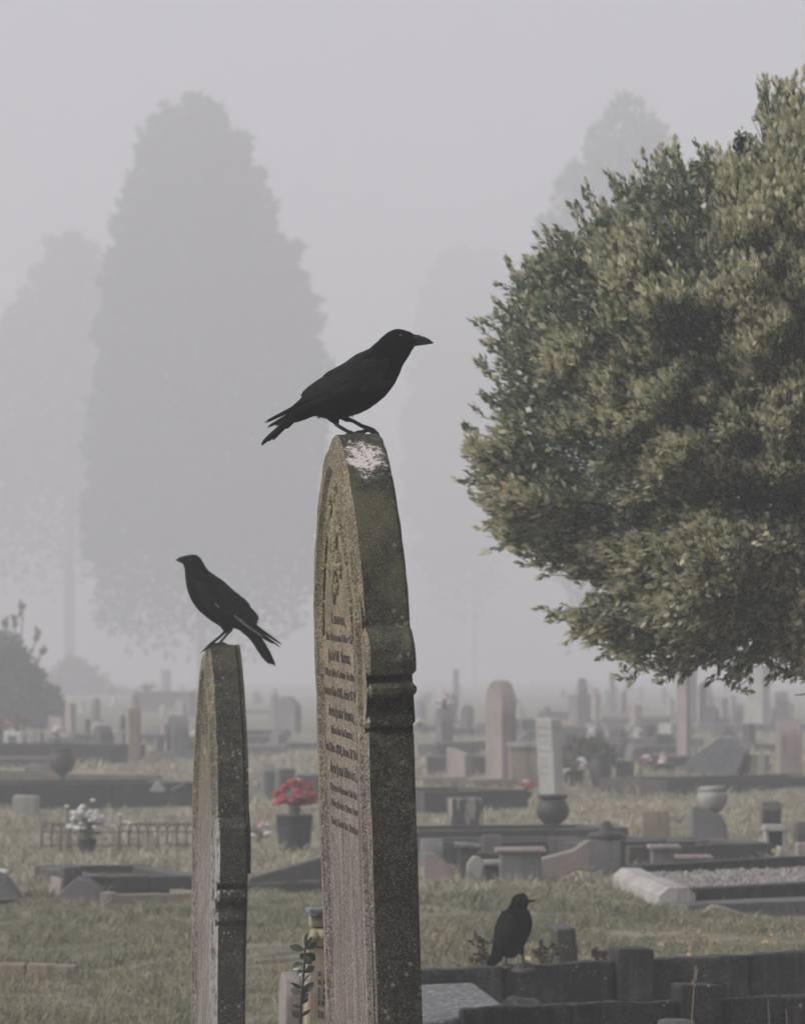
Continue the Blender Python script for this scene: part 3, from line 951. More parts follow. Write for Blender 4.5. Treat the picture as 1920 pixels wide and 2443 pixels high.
o = B.feather([(975, 1022), (1030, 1055), (1090, 1088)], 13, 0.0095, -1, mat=M['paleplume'])
o['label'] = 'thin pale feather edge'
o = B.feather([(712, 855), (745, 885), (775, 918)], 22, 0.0115, -1, mat=M['paleplume'])
o['label'] = 'small pale fleck of feather'
for i, (tp, w) in enumerate((((1372, 1598), 40), ((1398, 1626), 42), ((1424, 1634), 42), ((1448, 1640), 42), ((1476, 1654), 42))):
    q = (i - 2) * 20
    B.feather([(1085 + q * .9, 1150 - q * .5), (1225 + q, 1300 - q * .55), (1330 + q, 1460 - q * .5), tp], w, 0.0, -1 if i % 2 else 1, 'tail_feather', lat=(0.0, (i - 2) * 0.005), tip=2.4)
B.leg(-0.016, [(830, 1080, 95), (850, 1150, 66), (850, 1200, 40), (838, 1228, 20)], [(838, 1215, 20), (770, 1280, 18), (690, 1345, 19), (655, 1372, 20)],
      [[(668, 1362, 0, 19), (625, 1402, -0.012, 17), (590, 1440, -0.018, 15), (560, 1460, -0.02, 8), (536, 1486, -0.021, 2)],
       [(668, 1365, 0, 18), (640, 1410, -0.004, 17), (618, 1470, -0.004, 15), (606, 1515, -0.004, 9), (618, 1538, -0.004, 2)],
       [(665, 1368, 0, 18), (720, 1372, 0.004, 16), (770, 1374, 0.004, 14), (800, 1392, 0.004, 4)]])
B.leg(0.018, [(870, 1090, 90), (890, 1150, 58), (900, 1190, 34), (885, 1225, 18)], [(890, 1210, 20), (840, 1270, 16), (785, 1335, 17), (760, 1362, 18)],
      [[(770, 1355, 0, 17), (810, 1356, -0.012, 15), (850, 1376, -0.016, 13), (880, 1384, -0.018, 8), (888, 1398, -0.018, 2)],
       [(770, 1358, 0, 16), (730, 1368, 0.0, 15), (690, 1380, 0.002, 13), (670, 1396, 0.002, 4)],
       [(770, 1358, 0, 15), (805, 1366, 0.012, 13), (835, 1372, 0.018, 11), (850, 1390, 0.02, 3)]])

# --- crow on the kerb
Cc = Crow('smaller upright black crow standing on the dark kerb wall at lower right', 16.95, (1150, 2110), 9.88, [
    ((880, 222), (985, 220), 0.6), ((800, 248), (1030, 248), 0.8), ((718, 310), (1085, 325), 0.82), ((680, 400), (1102, 425), 0.80), ((650, 490), (1075, 512), 0.82), ((600, 572), (1062, 582), 0.86),
    ((490, 650), (1125, 662), 0.86), ((410, 770), (1165, 800), 0.86), ((372, 900), (1182, 922), 0.86), ((345, 1050), (1165, 1080), 0.86), ((330, 1200), (1112, 1222), 0.86),
    ((325, 1350), (1048, 1360), 0.84), ((345, 1490), (968, 1500), 0.82), ((410, 1620), (870, 1640), 0.8), ((500, 1705), (770, 1730), 0.7), ((580, 1745), (680, 1752), 0.5)], (640, 1900))
Cc.body()
Cc.bill([((1060, 335), (1060, 420)), ((1120, 365), (1120, 425)), ((1190, 368), (1190, 412)), ((1245, 368), (1245, 400)), ((1278, 378), (1278, 388))],
        [((1060, 415), (1060, 455)), ((1120, 422), (1115, 445)), ((1190, 410), (1190, 425)), ((1240, 400), (1240, 408)), ((1260, 394), (1260, 398))], 0.009)
Cc.eye(1010, 345, 0.004)
for p, w in (([(520, 640), (420, 960), (330, 1420), (270, 1700)], 190), ([(470, 760), (380, 1060), (310, 1450), (235, 1800)], 150), ([(600, 640), (500, 960), (420, 1380), (360, 1680)], 200), ([(430, 740), (350, 1050), (300, 1350), (220, 1720)], 110)):
    Cc.feather(p, w, 0.005, -1)
    Cc.feather(p, w, 0.004, 1)
for i, tp in enumerate(((140, 1935), (175, 1945), (215, 1950), (262, 1950), (320, 1900), (380, 1850))):
    Cc.feather([(460 + i * 8, 1330), (360, 1600), (tp[0] + 40, tp[1] - 130), tp], 150, 0.0, 1, 'tail_feather', lat=(0.015, 0.03 + i * 0.002), tip=2.0)
for r_ in range(4):
    for i in range(4):
        x, y = 520 + i * 60 - r_ * 18, 640 + r_ * 110 + i * 18
        Cc.feather([(x, y), (x - 35, y + 85), (x - 60, y + 190)], 110, 0.008, -1)
Cc.leg(-0.012, [(620, 1600, 120), (600, 1690, 70), (572, 1740, 34)], [(572, 1720, 26), (560, 1790, 24), (565, 1860, 26), (575, 1885, 26)],
       [[(570, 1880, 0, 24), (640, 1895, -0.012, 22), (700, 1905, -0.016, 18), (735, 1925, -0.018, 6)], [(570, 1880, 0, 24), (600, 1900, -0.03, 20), (620, 1910, -0.04, 8)], [(570, 1880, 0, 22), (520, 1900, 0.004, 18), (490, 1910, 0.004, 6)]])
Cc.leg(-0.020, [(880, 1480, 120), (910, 1580, 80), (945, 1660, 42)], [(945, 1640, 36), (960, 1730, 30), (975, 1810, 28), (990, 1850, 28)],
       [[(985, 1845, 0, 26), (1050, 1870, -0.01, 24), (1110, 1885, -0.014, 18), (1140, 1905, -0.014, 6)], [(985, 1845, 0, 26), (1000, 1880, -0.03, 20), (1010, 1900, -0.045, 8)], [(985, 1845, 0, 22), (940, 1870, 0.006, 18), (915, 1890, 0.006, 6)]])

# ------------------------------------------------------------------ leafy evergreen at the right
M['leaf'] = leafy('evergreen_leaf', [(0.080, 0.112, 0.070), (0.115, 0.155, 0.094), (0.16, 0.20, 0.118), (0.24, 0.27, 0.16), (0.38, 0.38, 0.23)], 0.36, 0.5, through=0.25)
M['leaf_young_lit'] = leafy('young_sunlit_leaf', [(0.36, 0.39, 0.23), (0.60, 0.56, 0.35), (0.75, 0.67, 0.45), (0.27, 0.32, 0.19), (0.84, 0.75, 0.54)], 0.45, 0.35, through=0.3)

M['far_leaf0'] = leafy('dark_green_tuft', [(0.03, 0.042, 0.026), (0.05, 0.06, 0.035)], 0.7, 0.2)
TREE_POLY = [(1880, 205), (1815, 180), (1805, 260), (1800, 335), (1740, 350), (1700, 335), (1640, 350), (1580, 322), (1550, 380), (1500, 410), (1440, 415), (1425, 470), (1380, 495), (1330, 515), (1290, 560),
             (1225, 595), (1215, 620), (1185, 655), (1165, 730), (1125, 780), (1145, 830), (1140, 900), (1155, 980), (1108, 1060), (1120, 1110), (1140, 1165), (1150, 1215), (1185, 1280), (1240, 1335),
             (1340, 1368), (1410, 1392), (1412, 1425), (1325, 1462), (1355, 1500), (1400, 1520), (1420, 1570), (1500, 1600), (1600, 1612), (1700, 1622), (1800, 1622), (1920, 1620),
             (2200, 1610), (2450, 1500), (2620, 1250), (2690, 950), (2600, 600), (2400, 330), (2150, 200), (2000, 175)]
TREE_Y = 18.6

def poly_sdf(poly, pts):
    "signed distance in pixels, positive inside"
    P0 = np.array(poly, float); P1 = np.roll(P0, -1, 0)
    d = np.full(len(pts), 1e9); inside = np.zeros(len(pts), bool)
    for a, b in zip(P0, P1):
        ab = b - a
        u = np.clip(((pts - a) @ ab) / (ab @ ab), 0, 1)
        q = pts - a - u[:, None] * ab
        d = np.minimum(d, np.hypot(q[:, 0], q[:, 1]))
        c = ((a[1] > pts[:, 1]) != (b[1] > pts[:, 1]))
        with np.errstate(divide='ignore', invalid='ignore'):
            xi = (b[0] - a[0]) * (pts[:, 1] - a[1]) / (b[1] - a[1]) + a[0]
        inside ^= c & (pts[:, 0] < xi)
    return np.where(inside, d, -d)

def leaf_mesh_arrays(pos, dirs, ups, length, width, fold, curl):
    "numpy arrays of leaf blades: 6 points, 4 triangles each"
    n = len(pos)
    side = np.cross(dirs, ups); side /= np.linalg.norm(side, axis=1)[:, None] + 1e-9
    nor = np.cross(side, dirs)
    L, Wd = length[:, None], width[:, None]
    V = np.empty((n, 6, 3))
    V[:, 0] = pos
    V[:, 1] = pos + dirs * L * 0.5 + side * Wd * 0.5 + nor * fold[:, None] * Wd
    V[:, 2] = pos + dirs * L * 0.5 - side * Wd * 0.5 + nor * fold[:, None] * Wd
    V[:, 3] = pos + dirs * L * 0.5
    V[:, 4] = pos + dirs * L - nor * curl[:, None] * L
    V[:, 5] = pos + dirs * L * 0.2 + side * Wd * 0.3
    T = np.array([[0, 3, 1], [0, 2, 3], [1, 3, 4], [3, 2, 4]])
    return V, T

def make_tree():
    rs = np.random.RandomState(5)
    s = F / TREE_Y
    root_x = (2020 - 960) / s
    root = thing('evergreen_tree', 'broad leafy evergreen tree with buff tipped foliage filling the right side', 'tree', (root_x, TREE_Y, 0))
    base = np.array([root_x, TREE_Y, 0.0])
    # candidate sprig positions on the crown's shell
    n = 46000
    pts = np.stack([rs.uniform(1080, 2720, n), rs.uniform(150, 1650, n)], 1)
    sd = poly_sdf(TREE_POLY, pts)
    k = (sd > 2) | ((sd > -26) & (rs.rand(n) < 0.13))              # single shoots stand out past the crown
    pts, sd = pts[k], np.maximum(sd[k], 2)
    Rm = 640.0
    dd = np.minimum(sd, Rm)
    depth = np.sqrt(np.maximum(0, Rm * Rm - (Rm - dd) ** 2))         # pixels
    # boughs: the shell bulges and recedes, leaving dark hollows
    lump = (vnoise(pts[:, 0], pts[:, 1] * 1.25, 1 / 150.0, 3) * 0.65 + vnoise(pts[:, 0], pts[:, 1], 1 / 60.0, 4) * 0.35)
    front = rs.rand(len(pts)) < 0.72
    rec = rs.rand(len(pts)) ** 2.2 * 130
    dpt = depth * (0.80 + 0.45 * (lump - 0.5)) - rec + (lump - 0.5) * 240
    keep = (rs.rand(len(pts)) < np.clip(0.15 + (lump - 0.30) * 2.6, 0.22, 1.0))
    # thin out at the very rim so that sky shows between sprigs
    keep &= rs.rand(len(pts)) < np.clip(0.24 + sd / 105.0, 0, 1)
    pts, sd, dpt, front, lump = pts[keep], sd[keep], dpt[keep], front[keep], lump[keep]
    sgn = np.where(front, -1.0, 1.0)
    X = (pts[:, 0] - 960) / s; Z = CAM_H - (pts[:, 1] - HOR) / s; Y = TREE_Y + sgn * np.maximum(dpt, -60) / s
    # perspective: keep the point on the same sight line
    f = Y / TREE_Y
    Pw = np.stack([X * f, Y, CAM_H + (Z - CAM_H) * f], 1)
    ctr = np.array([(1990 - 960) / s, TREE_Y, CAM_H - (980 - HOR) / s])
    out = Pw - ctr
    out /= np.linalg.norm(out, axis=1)[:, None]
    out[:, 2] += 0.65
    out += rs.normal(0, 0.32, out.shape)
    out /= np.linalg.norm(out, axis=1)[:, None]
    ns = len(Pw)
    nl = 10
    # leaves along each sprig
    t = np.tile(np.linspace(0.1, 1.0, nl), ns)
    idx = np.repeat(np.arange(ns), nl)
    ln = rs.uniform(0.055, 0.115, ns)
    up0 = np.tile(np.array([0, 0, 1.0]), (ns, 1))
    a = np.cross(out, up0); a /= np.linalg.norm(a, axis=1)[:, None] + 1e-9
    b = np.cross(out, a)
    az = np.tile(np.arange(nl) * 2.4, ns) + np.repeat(rs.rand(ns) * 6.28, nl)
    rad = a[idx] * np.cos(az)[:, None] + b[idx] * np.sin(az)[:, None]
    open_ = np.clip(1.15 - 0.75 * t, 0.25, 1)[:, None] * rs.uniform(0.6, 1.1, (len(idx), 1))
    d = out[idx] + rad * open_
    d /= np.linalg.norm(d, axis=1)[:, None]
    pos = Pw[idx] + out[idx] * ((t - 0.75) * ln[idx])[:, None]
    L = rs.uniform(0.024, 0.044, len(idx)) * (0.85 + 0.3 * t)
    Wd = L * rs.uniform(0.40, 0.56, len(idx))
    V, T = leaf_mesh_arrays(pos, d, rad + out[idx] * 0.2, L, Wd, rs.uniform(0.05, 0.3, len(idx)), rs.uniform(-0.05, 0.2, len(idx)))
    # buff young leaves at sprig tips; more on rim and boughs as painted sunlight
    young_lit = (rs.rand(len(idx)) < np.clip((t - 0.15) * 1.2, 0, 1) * np.repeat(np.clip(0.42 + (lump - 0.38) * 2.2 + np.clip(1 - sd / 260, 0, 1) * 0.35, 0.06, 0.97), nl))
    V -= base
    # the 300 leaves nearest the eye become parts of their own
    order = np.argsort(pos[:, 1] + 100 * (np.abs((pos[:, 0] / pos[:, 1]) * F) > 960))
    single = np.zeros(len(idx), bool); single[order[:299]] = True
    rest = np.where(~single)[0]
    Vr = V[rest].reshape(-1, 3)
    Tr = (np.arange(len(rest))[:, None, None] * 6 + T[None]).reshape(-1, 3)
    mi = np.repeat(young_lit[rest].astype(int), 4)
    fo = np_obj('foliage', Vr, Tr, 3, [M['leaf'], M['leaf_young_lit']], root, mi)
    fo['kind'] = 'stuff'
    shared = {}
    for q in np.where(single)[0]:
        key = (int(q) % 12, bool(young_lit[q]))
        if key not in shared:
            me = bpy.data.meshes.new('leaf')
            l_, w_ = 0.036 + 0.001 * key[0], 0.014 + 0.0004 * key[0]
            me.from_pydata([(0, 0, 0), (l_ * .5, w_ * .5, .003), (l_ * .5, -w_ * .5, .003), (l_ * .5, 0, 0), (l_, 0, -.004), (l_ * .2, w_ * .3, .001)], [], [(0, 3, 1), (0, 2, 3), (1, 3, 4), (3, 2, 4)])
            me.materials.append(M['leaf_young_lit'] if key[1] else M['leaf'])
            shared[key] = me
        o = bpy.data.objects.new('leaf', shared[key])
        COL.objects.link(o)
        o.parent = root
        xd = Vector(d[q]); zd = Vector(rad[q]); yd = zd.cross(xd).normalized(); zd = xd.cross(yd)
        o.matrix_local = Matrix.Translation(Vector(pos[q] - base)) @ Matrix((xd, yd, zd)).transposed().to_4x4()
    # trunk, limbs and twigs
    bm = bmesh.new()
    tube(bm, [(0, 0, -0.3), (0.0, 0.0, 0.2), (-0.03, 0.02, 0.8), (-0.06, 0.0, 1.4), (-0.02, 0.03, 2.2), (0.05, 0.0, 3.0)], [0.17, 0.13, 0.11, 0.10, 0.07, 0.03], 12)
    obj('trunk', bm, M['bark'], root, True)
    bm = bmesh.new()
    for q in range(26):
        j = rs.randint(ns)
        tip = Pw[j] - base
        st = Vector((rs.uniform(-.04, .04), 0, rs.uniform(1.6, 2.6)))
        e = Vector((tip[0], tip[1], max(tip[2], 1.75)))
        mid = st.lerp(e, 0.5) + Vector((0, 0, -0.10 + 0.2 * rs.rand()))
        tube(bm, [st, st.lerp(mid, 0.5) + Vector((0, 0, -0.03)), mid, mid.lerp(e, 0.55) + Vector((0, 0, 0.04)), e], [0.045, 0.034, 0.024, 0.013, 0.004], 7)
    obj('limb', bm, M['bark'], root, True)['kind'] = 'stuff'
    # a short woody twig under every sprig
    cen = Vector((0, 0, 0))
    tv, tf = [], []
    for j in range(0, ns):
        p = Pw[j] - base
        o_ = out[j]
        inn = ctr - Pw[j]; inn = inn / np.linalg.norm(inn)
        p0 = p + inn * 0.11 - np.array([0, 0, 0.05]); p1 = p - o_ * ln[j] * 0.55; p2 = p + o_ * ln[j] * 0.3
        sd_ = np.cross(o_, [0.3, 1, 0.1]); sd_ /= np.linalg.norm(sd_)
        up_ = np.cross(o_, sd_)
        i0 = len(tv)
        for pp, rr in ((p0, 0.0032), (p1, 0.0026), (p2, 0.0013)):
            for ang in (0, 2.09, 4.19):
                tv.append(pp + (sd_ * math.cos(ang) + up_ * math.sin(ang)) * rr)
        for r_ in (0, 3):
            for q in range(3):
                tf.append((i0 + r_ + q, i0 + r_ + (q + 1) % 3, i0 + r_ + 3 + (q + 1) % 3, i0 + r_ + 3 + q))
    tw = np_obj('twig', np.array(tv), np.array(tf), 4, [M['bark']], root)
    tw['kind'] = 'stuff'
    # one dense dark tuft standing on top of the crown
    q_ = 130
    c_ = np.array(Pd(1768, 348, TREE_Y - 0.2)) - base
    tp = c_ + rs.normal(0, 1, (q_, 3)) * np.array([0.014, 0.014, 0.026])
    td = rs.normal(0, 1, (q_, 3)) + np.array([0, 0, 0.8]); td /= np.linalg.norm(td, axis=1)[:, None]
    tl = rs.uniform(0.02, 0.032, q_)
    Vt, T = leaf_mesh_arrays(tp, td, rs.normal(0, 1, (q_, 3)), tl, tl * 0.5, rs.uniform(0, .2, q_), rs.uniform(0, .2, q_))
    np_obj('dark_tuft', Vt.reshape(-1, 3), (np.arange(q_)[:, None, None] * 6 + T[None]).reshape(-1, 3), 3, [M['far_leaf0']], root)['kind'] = 'stuff'
    # leafy heart of the crown, so that it is not hollow
    m = 42000
    pc = np.stack([rs.uniform(1200, 2650, m), rs.uniform(260, 1610, m)], 1)
    sdc = poly_sdf(TREE_POLY, pc)
    kk = sdc > 45
    pc, sdc = pc[kk], sdc[kk]
    dep = np.sqrt(np.maximum(0, Rm * Rm - (Rm - np.minimum(sdc, Rm)) ** 2))
    Yc = TREE_Y + rs.uniform(-0.62, 0.8, len(pc)) * dep / s
    f = Yc / TREE_Y
    pcw = np.stack([(pc[:, 0] - 960) / s * f, Yc, CAM_H - (pc[:, 1] - HOR) / s * f], 1) - base
    dd_ = rs.normal(0, 1, pcw.shape); dd_ /= np.linalg.norm(dd_, axis=1)[:, None]
    uu = rs.normal(0, 1, pcw.shape)
    Lc = rs.uniform(0.036, 0.06, len(pc))
    Vc, T = leaf_mesh_arrays(pcw, dd_, uu, Lc * 0.8, Lc * 0.5, rs.uniform(0, .2, len(pc)), rs.uniform(0, .2, len(pc)))
    Tc = (np.arange(len(pc))[:, None, None] * 6 + T[None]).reshape(-1, 3)
    np_obj('inner_foliage', Vc.reshape(-1, 3), Tc, 3, [M['leaf']], root)['kind'] = 'stuff'
make_tree()
# bare twig poking in below the tree at the right edge
t_ = thing('bare_twig', 'thin bare twig poking in from the right edge below the tree', 'twig', Pd(1925, 1655, 18.2))
bm = bmesh.new()
tube(bm, [(0.06, 0, 0.008), (0, 0, 0.0), (-0.03, 0, -0.006), (-0.052, 0.0, -0.006)], [0.004, 0.003, 0.0025, 0.0012], 6)
obj('stem', bm, M['bark'], t_)
bm = bmesh.new(); tube(bm, [(0.05, 0, 0.007), (0.06, 0.1, 0.1), (0.1, 0.2, 0.35)], [0.004, 0.005, 0.007], 6); obj('stalk', bm, M['bark'], t_)

# ------------------------------------------------------------------ far trees in the mist
M['far_leaf'] = leafy('dark_conifer_foliage', [(0.030, 0.042, 0.026), (0.045, 0.06, 0.032), (0.022, 0.032, 0.02)], 0.8, 0.2)
def far_tree(name, label, poly, Y, trunk_px, n, leaf, seed, ground_row=None, flat=0.8, group='tall trees fading into the mist'):
    rs = np.random.RandomState(seed)
    s = F / Y
    if 'conifer' in name or seed == 41:                       # boughs sweep down close to the ground
        poly = [(x, y if y < 1250 else 1250 + (y - 1250) * (1.35 if seed == 11 else 1.9)) for x, y in poly]
    base = np.array([(trunk_px - 960) / s, Y, 0.0])
    root = thing(name, label, 'tree', base, group=group)
    A_ = np.array(poly, float)
    pts = np.stack([rs.uniform(A_[:, 0].min(), A_[:, 0].max(), n), rs.uniform(A_[:, 1].min(), A_[:, 1].max(), n)], 1)
    sd = poly_sdf(poly, pts)
    edge = 4 + 46 * vnoise(pts[:, 0] + 300, pts[:, 1] * 1.6, 1 / 34.0, seed + 5) ** 1.5
    low = np.clip((pts[:, 1] - (A_[:, 1].max() - 360)) / 330, 0, 1) ** 0.7          # the skirts hang ragged and thin
    k = (sd > edge) & (rs.rand(n) > low)
    pts, sd = pts[k], np.maximum(sd[k], 1)
    Rm = 260.0 * (A_[:, 0].max() - A_[:, 0].min()) / 700.0 + 40
    dep = np.sqrt(np.maximum(0, Rm * Rm - (Rm - np.minimum(sd, Rm)) ** 2)) * flat
    lump = vnoise(pts[:, 0], pts[:, 1] * 1.3, 1 / 70.0, seed + 1)
    kk = rs.rand(len(pts)) < np.clip(0.10 + lump * 1.1 + sd / 160, 0, 1)
    pts, sd, dep = pts[kk], sd[kk], dep[kk]
    Yp = Y + rs.choice([-1, 1], len(pts)) * dep * np.sqrt(rs.rand(len(pts))) / s
    f = Yp / Y
    pw = np.stack([(pts[:, 0] - 960) / s * f, Yp, CAM_H - (pts[:, 1] - HOR) / s * f], 1) - base
    dr = rs.normal(0, 1, pw.shape)
    ctr = np.array([0, 0, pw[:, 2].mean()])
    o_ = pw - ctr; o_ /= np.linalg.norm(o_, axis=1)[:, None] + 1e-9
    dr = dr * 0.7 + o_ + np.array([0, 0, 0.35]); dr /= np.linalg.norm(dr, axis=1)[:, None]
    L = rs.uniform(0.6, 1.5, len(pts)) * leaf
    V, T = leaf_mesh_arrays(pw, dr, rs.normal(0, 1, pw.shape), L, L * 0.42, rs.uniform(0, .2, len(pts)), rs.uniform(-.1, .3, len(pts)))
    Tt = (np.arange(len(pts))[:, None, None] * 6 + T[None]).reshape(-1, 3)
    np_obj('crown', V.reshape(-1, 3), Tt, 3, [M['far_leaf']], root)
    bm = bmesh.new()
    top = pw[:, 2].max()
    tube(bm, [(0, 0, -0.5), (0.05, 0, top * 0.1), (0, 0, top * 0.35), (0, 0, top * 0.8)], [0.30, 0.28, 0.22, 0.06] if seed != 21 else [0.62, 0.52, 0.44, 0.1], 10)
    obj('trunk', bm, M['bark'], root, True)
    return root

far_tree('conifer_tree', 'tallest misty conifer with a blunt cone of foliage, left of centre', [(470, 215), (500, 225), (540, 250), (575, 270), (600, 310), (618, 370), (645, 385), (655, 440), (672, 500), (690, 550), (730, 590),
    (735, 640), (770, 690), (785, 760), (800, 860), (795, 1000), (770, 1120), (770, 1300), (740, 1430), (640, 1500), (480, 1520), (320, 1500), (220, 1440), (185, 1280), (200, 1050), (205, 850), (225, 700), (245, 600), (262, 500), (285, 420),
    (310, 380), (318, 310), (355, 270), (385, 225), (420, 235)], 300, 480, 110000, 0.50, 11)
far_tree('broad_tree', 'shorter rounded misty tree at the far left with a visible trunk', [(150, 530), (200, 540), (250, 590), (270, 700), (280, 900), (270, 1100), (250, 1300), (220, 1440), (120, 1460), (10, 1440), (-130, 1400), (-260, 1200), (-300, 1000), (-250, 850), (-120, 790), (10, 730), (60, 660), (95, 570)],
    400, 165, 60000, 0.62, 21)
far_tree('conifer_tree', 'misty conifer rising behind the leafy evergreen on the right', [(1490, 225), (1540, 250), (1590, 300), (1640, 420), (1720, 560), (1800, 760), (1840, 980), (1800, 1250), (1700, 1400), (1500, 1440), (1350, 1420), (1290, 1250), (1235, 1000), (1225, 760), (1240, 600), (1262, 560), (1290, 500), (1310, 440), (1350, 390), (1380, 330), (1420, 285), (1445, 245)],
    300, 1500, 70000, 0.50, 31)
far_tree('broad_tree', 'palest broad tree between the stones and the leafy evergreen, almost lost in mist', [(1100, 570), (1180, 590), (1260, 700), (1300, 900), (1280, 1150), (1200, 1340), (1100, 1400), (1010, 1360), (960, 1200), (950, 1000), (965, 820), (990, 700), (1040, 610)],
    540, 1130, 50000, 0.9, 41)

# bush and hedge at the left
M['bush'] = leafy('dull_bush_leaf', [(0.075, 0.085, 0.055), (0.10, 0.11, 0.07), (0.14, 0.14, 0.09)], 0.7, 0.2)
def bush(name, label, cat, poly, base_row, n, leaf, seed, tall=(), mat=None):
    rs = np.random.RandomState(seed)
    Y = gy(base_row); s = F / Y
    A_ = np.array(poly, float)
    cx = A_[:, 0].mean()
    base = np.array([(cx - 960) / s, Y, 0.0])
    root = thing(name, label, cat, base)
    pts = np.stack([rs.uniform(A_[:, 0].min(), A_[:, 0].max(), n), rs.uniform(A_[:, 1].min(), A_[:, 1].max(), n)], 1)
    sd = poly_sdf(poly, pts); k = sd > 0; pts, sd = pts[k], sd[k]
    kk = rs.rand(len(pts)) < np.clip(0.25 + sd / 25, 0, 1); pts, sd = pts[kk], sd[kk]
    Rm = max(20.0, sd.max())
    dep = np.sqrt(np.maximum(0, Rm * Rm - (Rm - sd) ** 2))
    Yp = Y + rs.uniform(-1, 1, len(pts)) * dep / s
    f = Yp / Y
    pw = np.stack([(pts[:, 0] - 960) / s * f, Yp, CAM_H - (pts[:, 1] - HOR) / s * f], 1) - base
    dr = rs.normal(0, 1, pw.shape) + np.array([0, 0, 0.6]); dr /= np.linalg.norm(dr, axis=1)[:, None]
    L = rs.uniform(0.6, 1.4, len(pts)) * leaf
    V, T = leaf_mesh_arrays(pw, dr, rs.normal(0, 1, pw.shape), L, L * 0.45, rs.uniform(0, .2, len(pts)), rs.uniform(-.1, .3, len(pts)))
    np_obj('foliage', V.reshape(-1, 3), (np.arange(len(pts))[:, None, None] * 6 + T[None]).reshape(-1, 3), 3, [mat or M['bush']], root)['kind'] = 'stuff'
    bm = bmesh.new()
    tube(bm, [(0, 0, -0.1), (0, 0, 0.4)], [0.06, 0.04], 7)
    obj('stem', bm, M['bark'], root)
    for (x0, y0, x1, y1) in tall:
        bm = bmesh.new()
        a = Pd(x0, y0, Y) - Vector(base); b = Pd(x1, y1, Y) - Vector(base)
        tube(bm, [a, a.lerp(b, 0.5) + Vector((0.02, 0, 0)), b], [0.02, 0.015, 0.01], 6)
        for q in range(14):
            p = a.lerp(b, 0.55 + 0.45 * rnd.random())
            blob(bm, p + Vector((rnd.uniform(-.06, .06), rnd.uniform(-.05, .05), rnd.uniform(-.04, .06))), 0.035, 0.03, 0.05, 1, rough=0.3)
        obj('tall_shoot', bm, mat or M['bush'], root)
    return root
bush('shrub', 'big dull green shrub at the left edge with shoots standing above it', 'shrub', [(-120, 1520), (-40, 1500), (0, 1505), (40, 1520), (60, 1545), (75, 1560), (95, 1600), (110, 1620), (140, 1650), (165, 1690), (160, 1732), (120, 1740), (-120, 1740)], 1740, 12000, 0.15, 51,
     ((50, 1530, 52, 1438), (34, 1530, 35, 1470), (10, 1510, 12, 1478), (75, 1560, 92, 1500), (85, 1580, 110, 1545), (-30, 1510, -40, 1450)))
bush('hedge', 'faint low hedge in the mist behind the shrub', 'hedge', [(120, 1600), (160, 1568), (200, 1575), (230, 1600), (262, 1640), (330, 1652), (330, 1662), (90, 1662)], 1660, 5000, 0.3, 61)

# ------------------------------------------------------------------ graves in the middle distance
def striped():
    m, t, b = mat_new('rain_streaked_stone', 0.85, 0.25)
    v = n_coord(t, 'Object', (1, 1, 1))
    mp = t.nodes.new('ShaderNodeMapping'); mp.inputs['Rotation'].default_value = (0, R(32), 0); mp.inputs['Scale'].default_value = (22, 4, 4)
    t.links.new(v, mp.inputs['Vector'])
    f = n_noise(t, mp.outputs[0], 1.0, 3, 0.5)
    t.links.new(n_mix(t, n_ramp(t, f, 0.5, 0.62), (0.075, 0.068, 0.062), (0.30, 0.27, 0.25)), b.inputs['Base Color'])
    return m

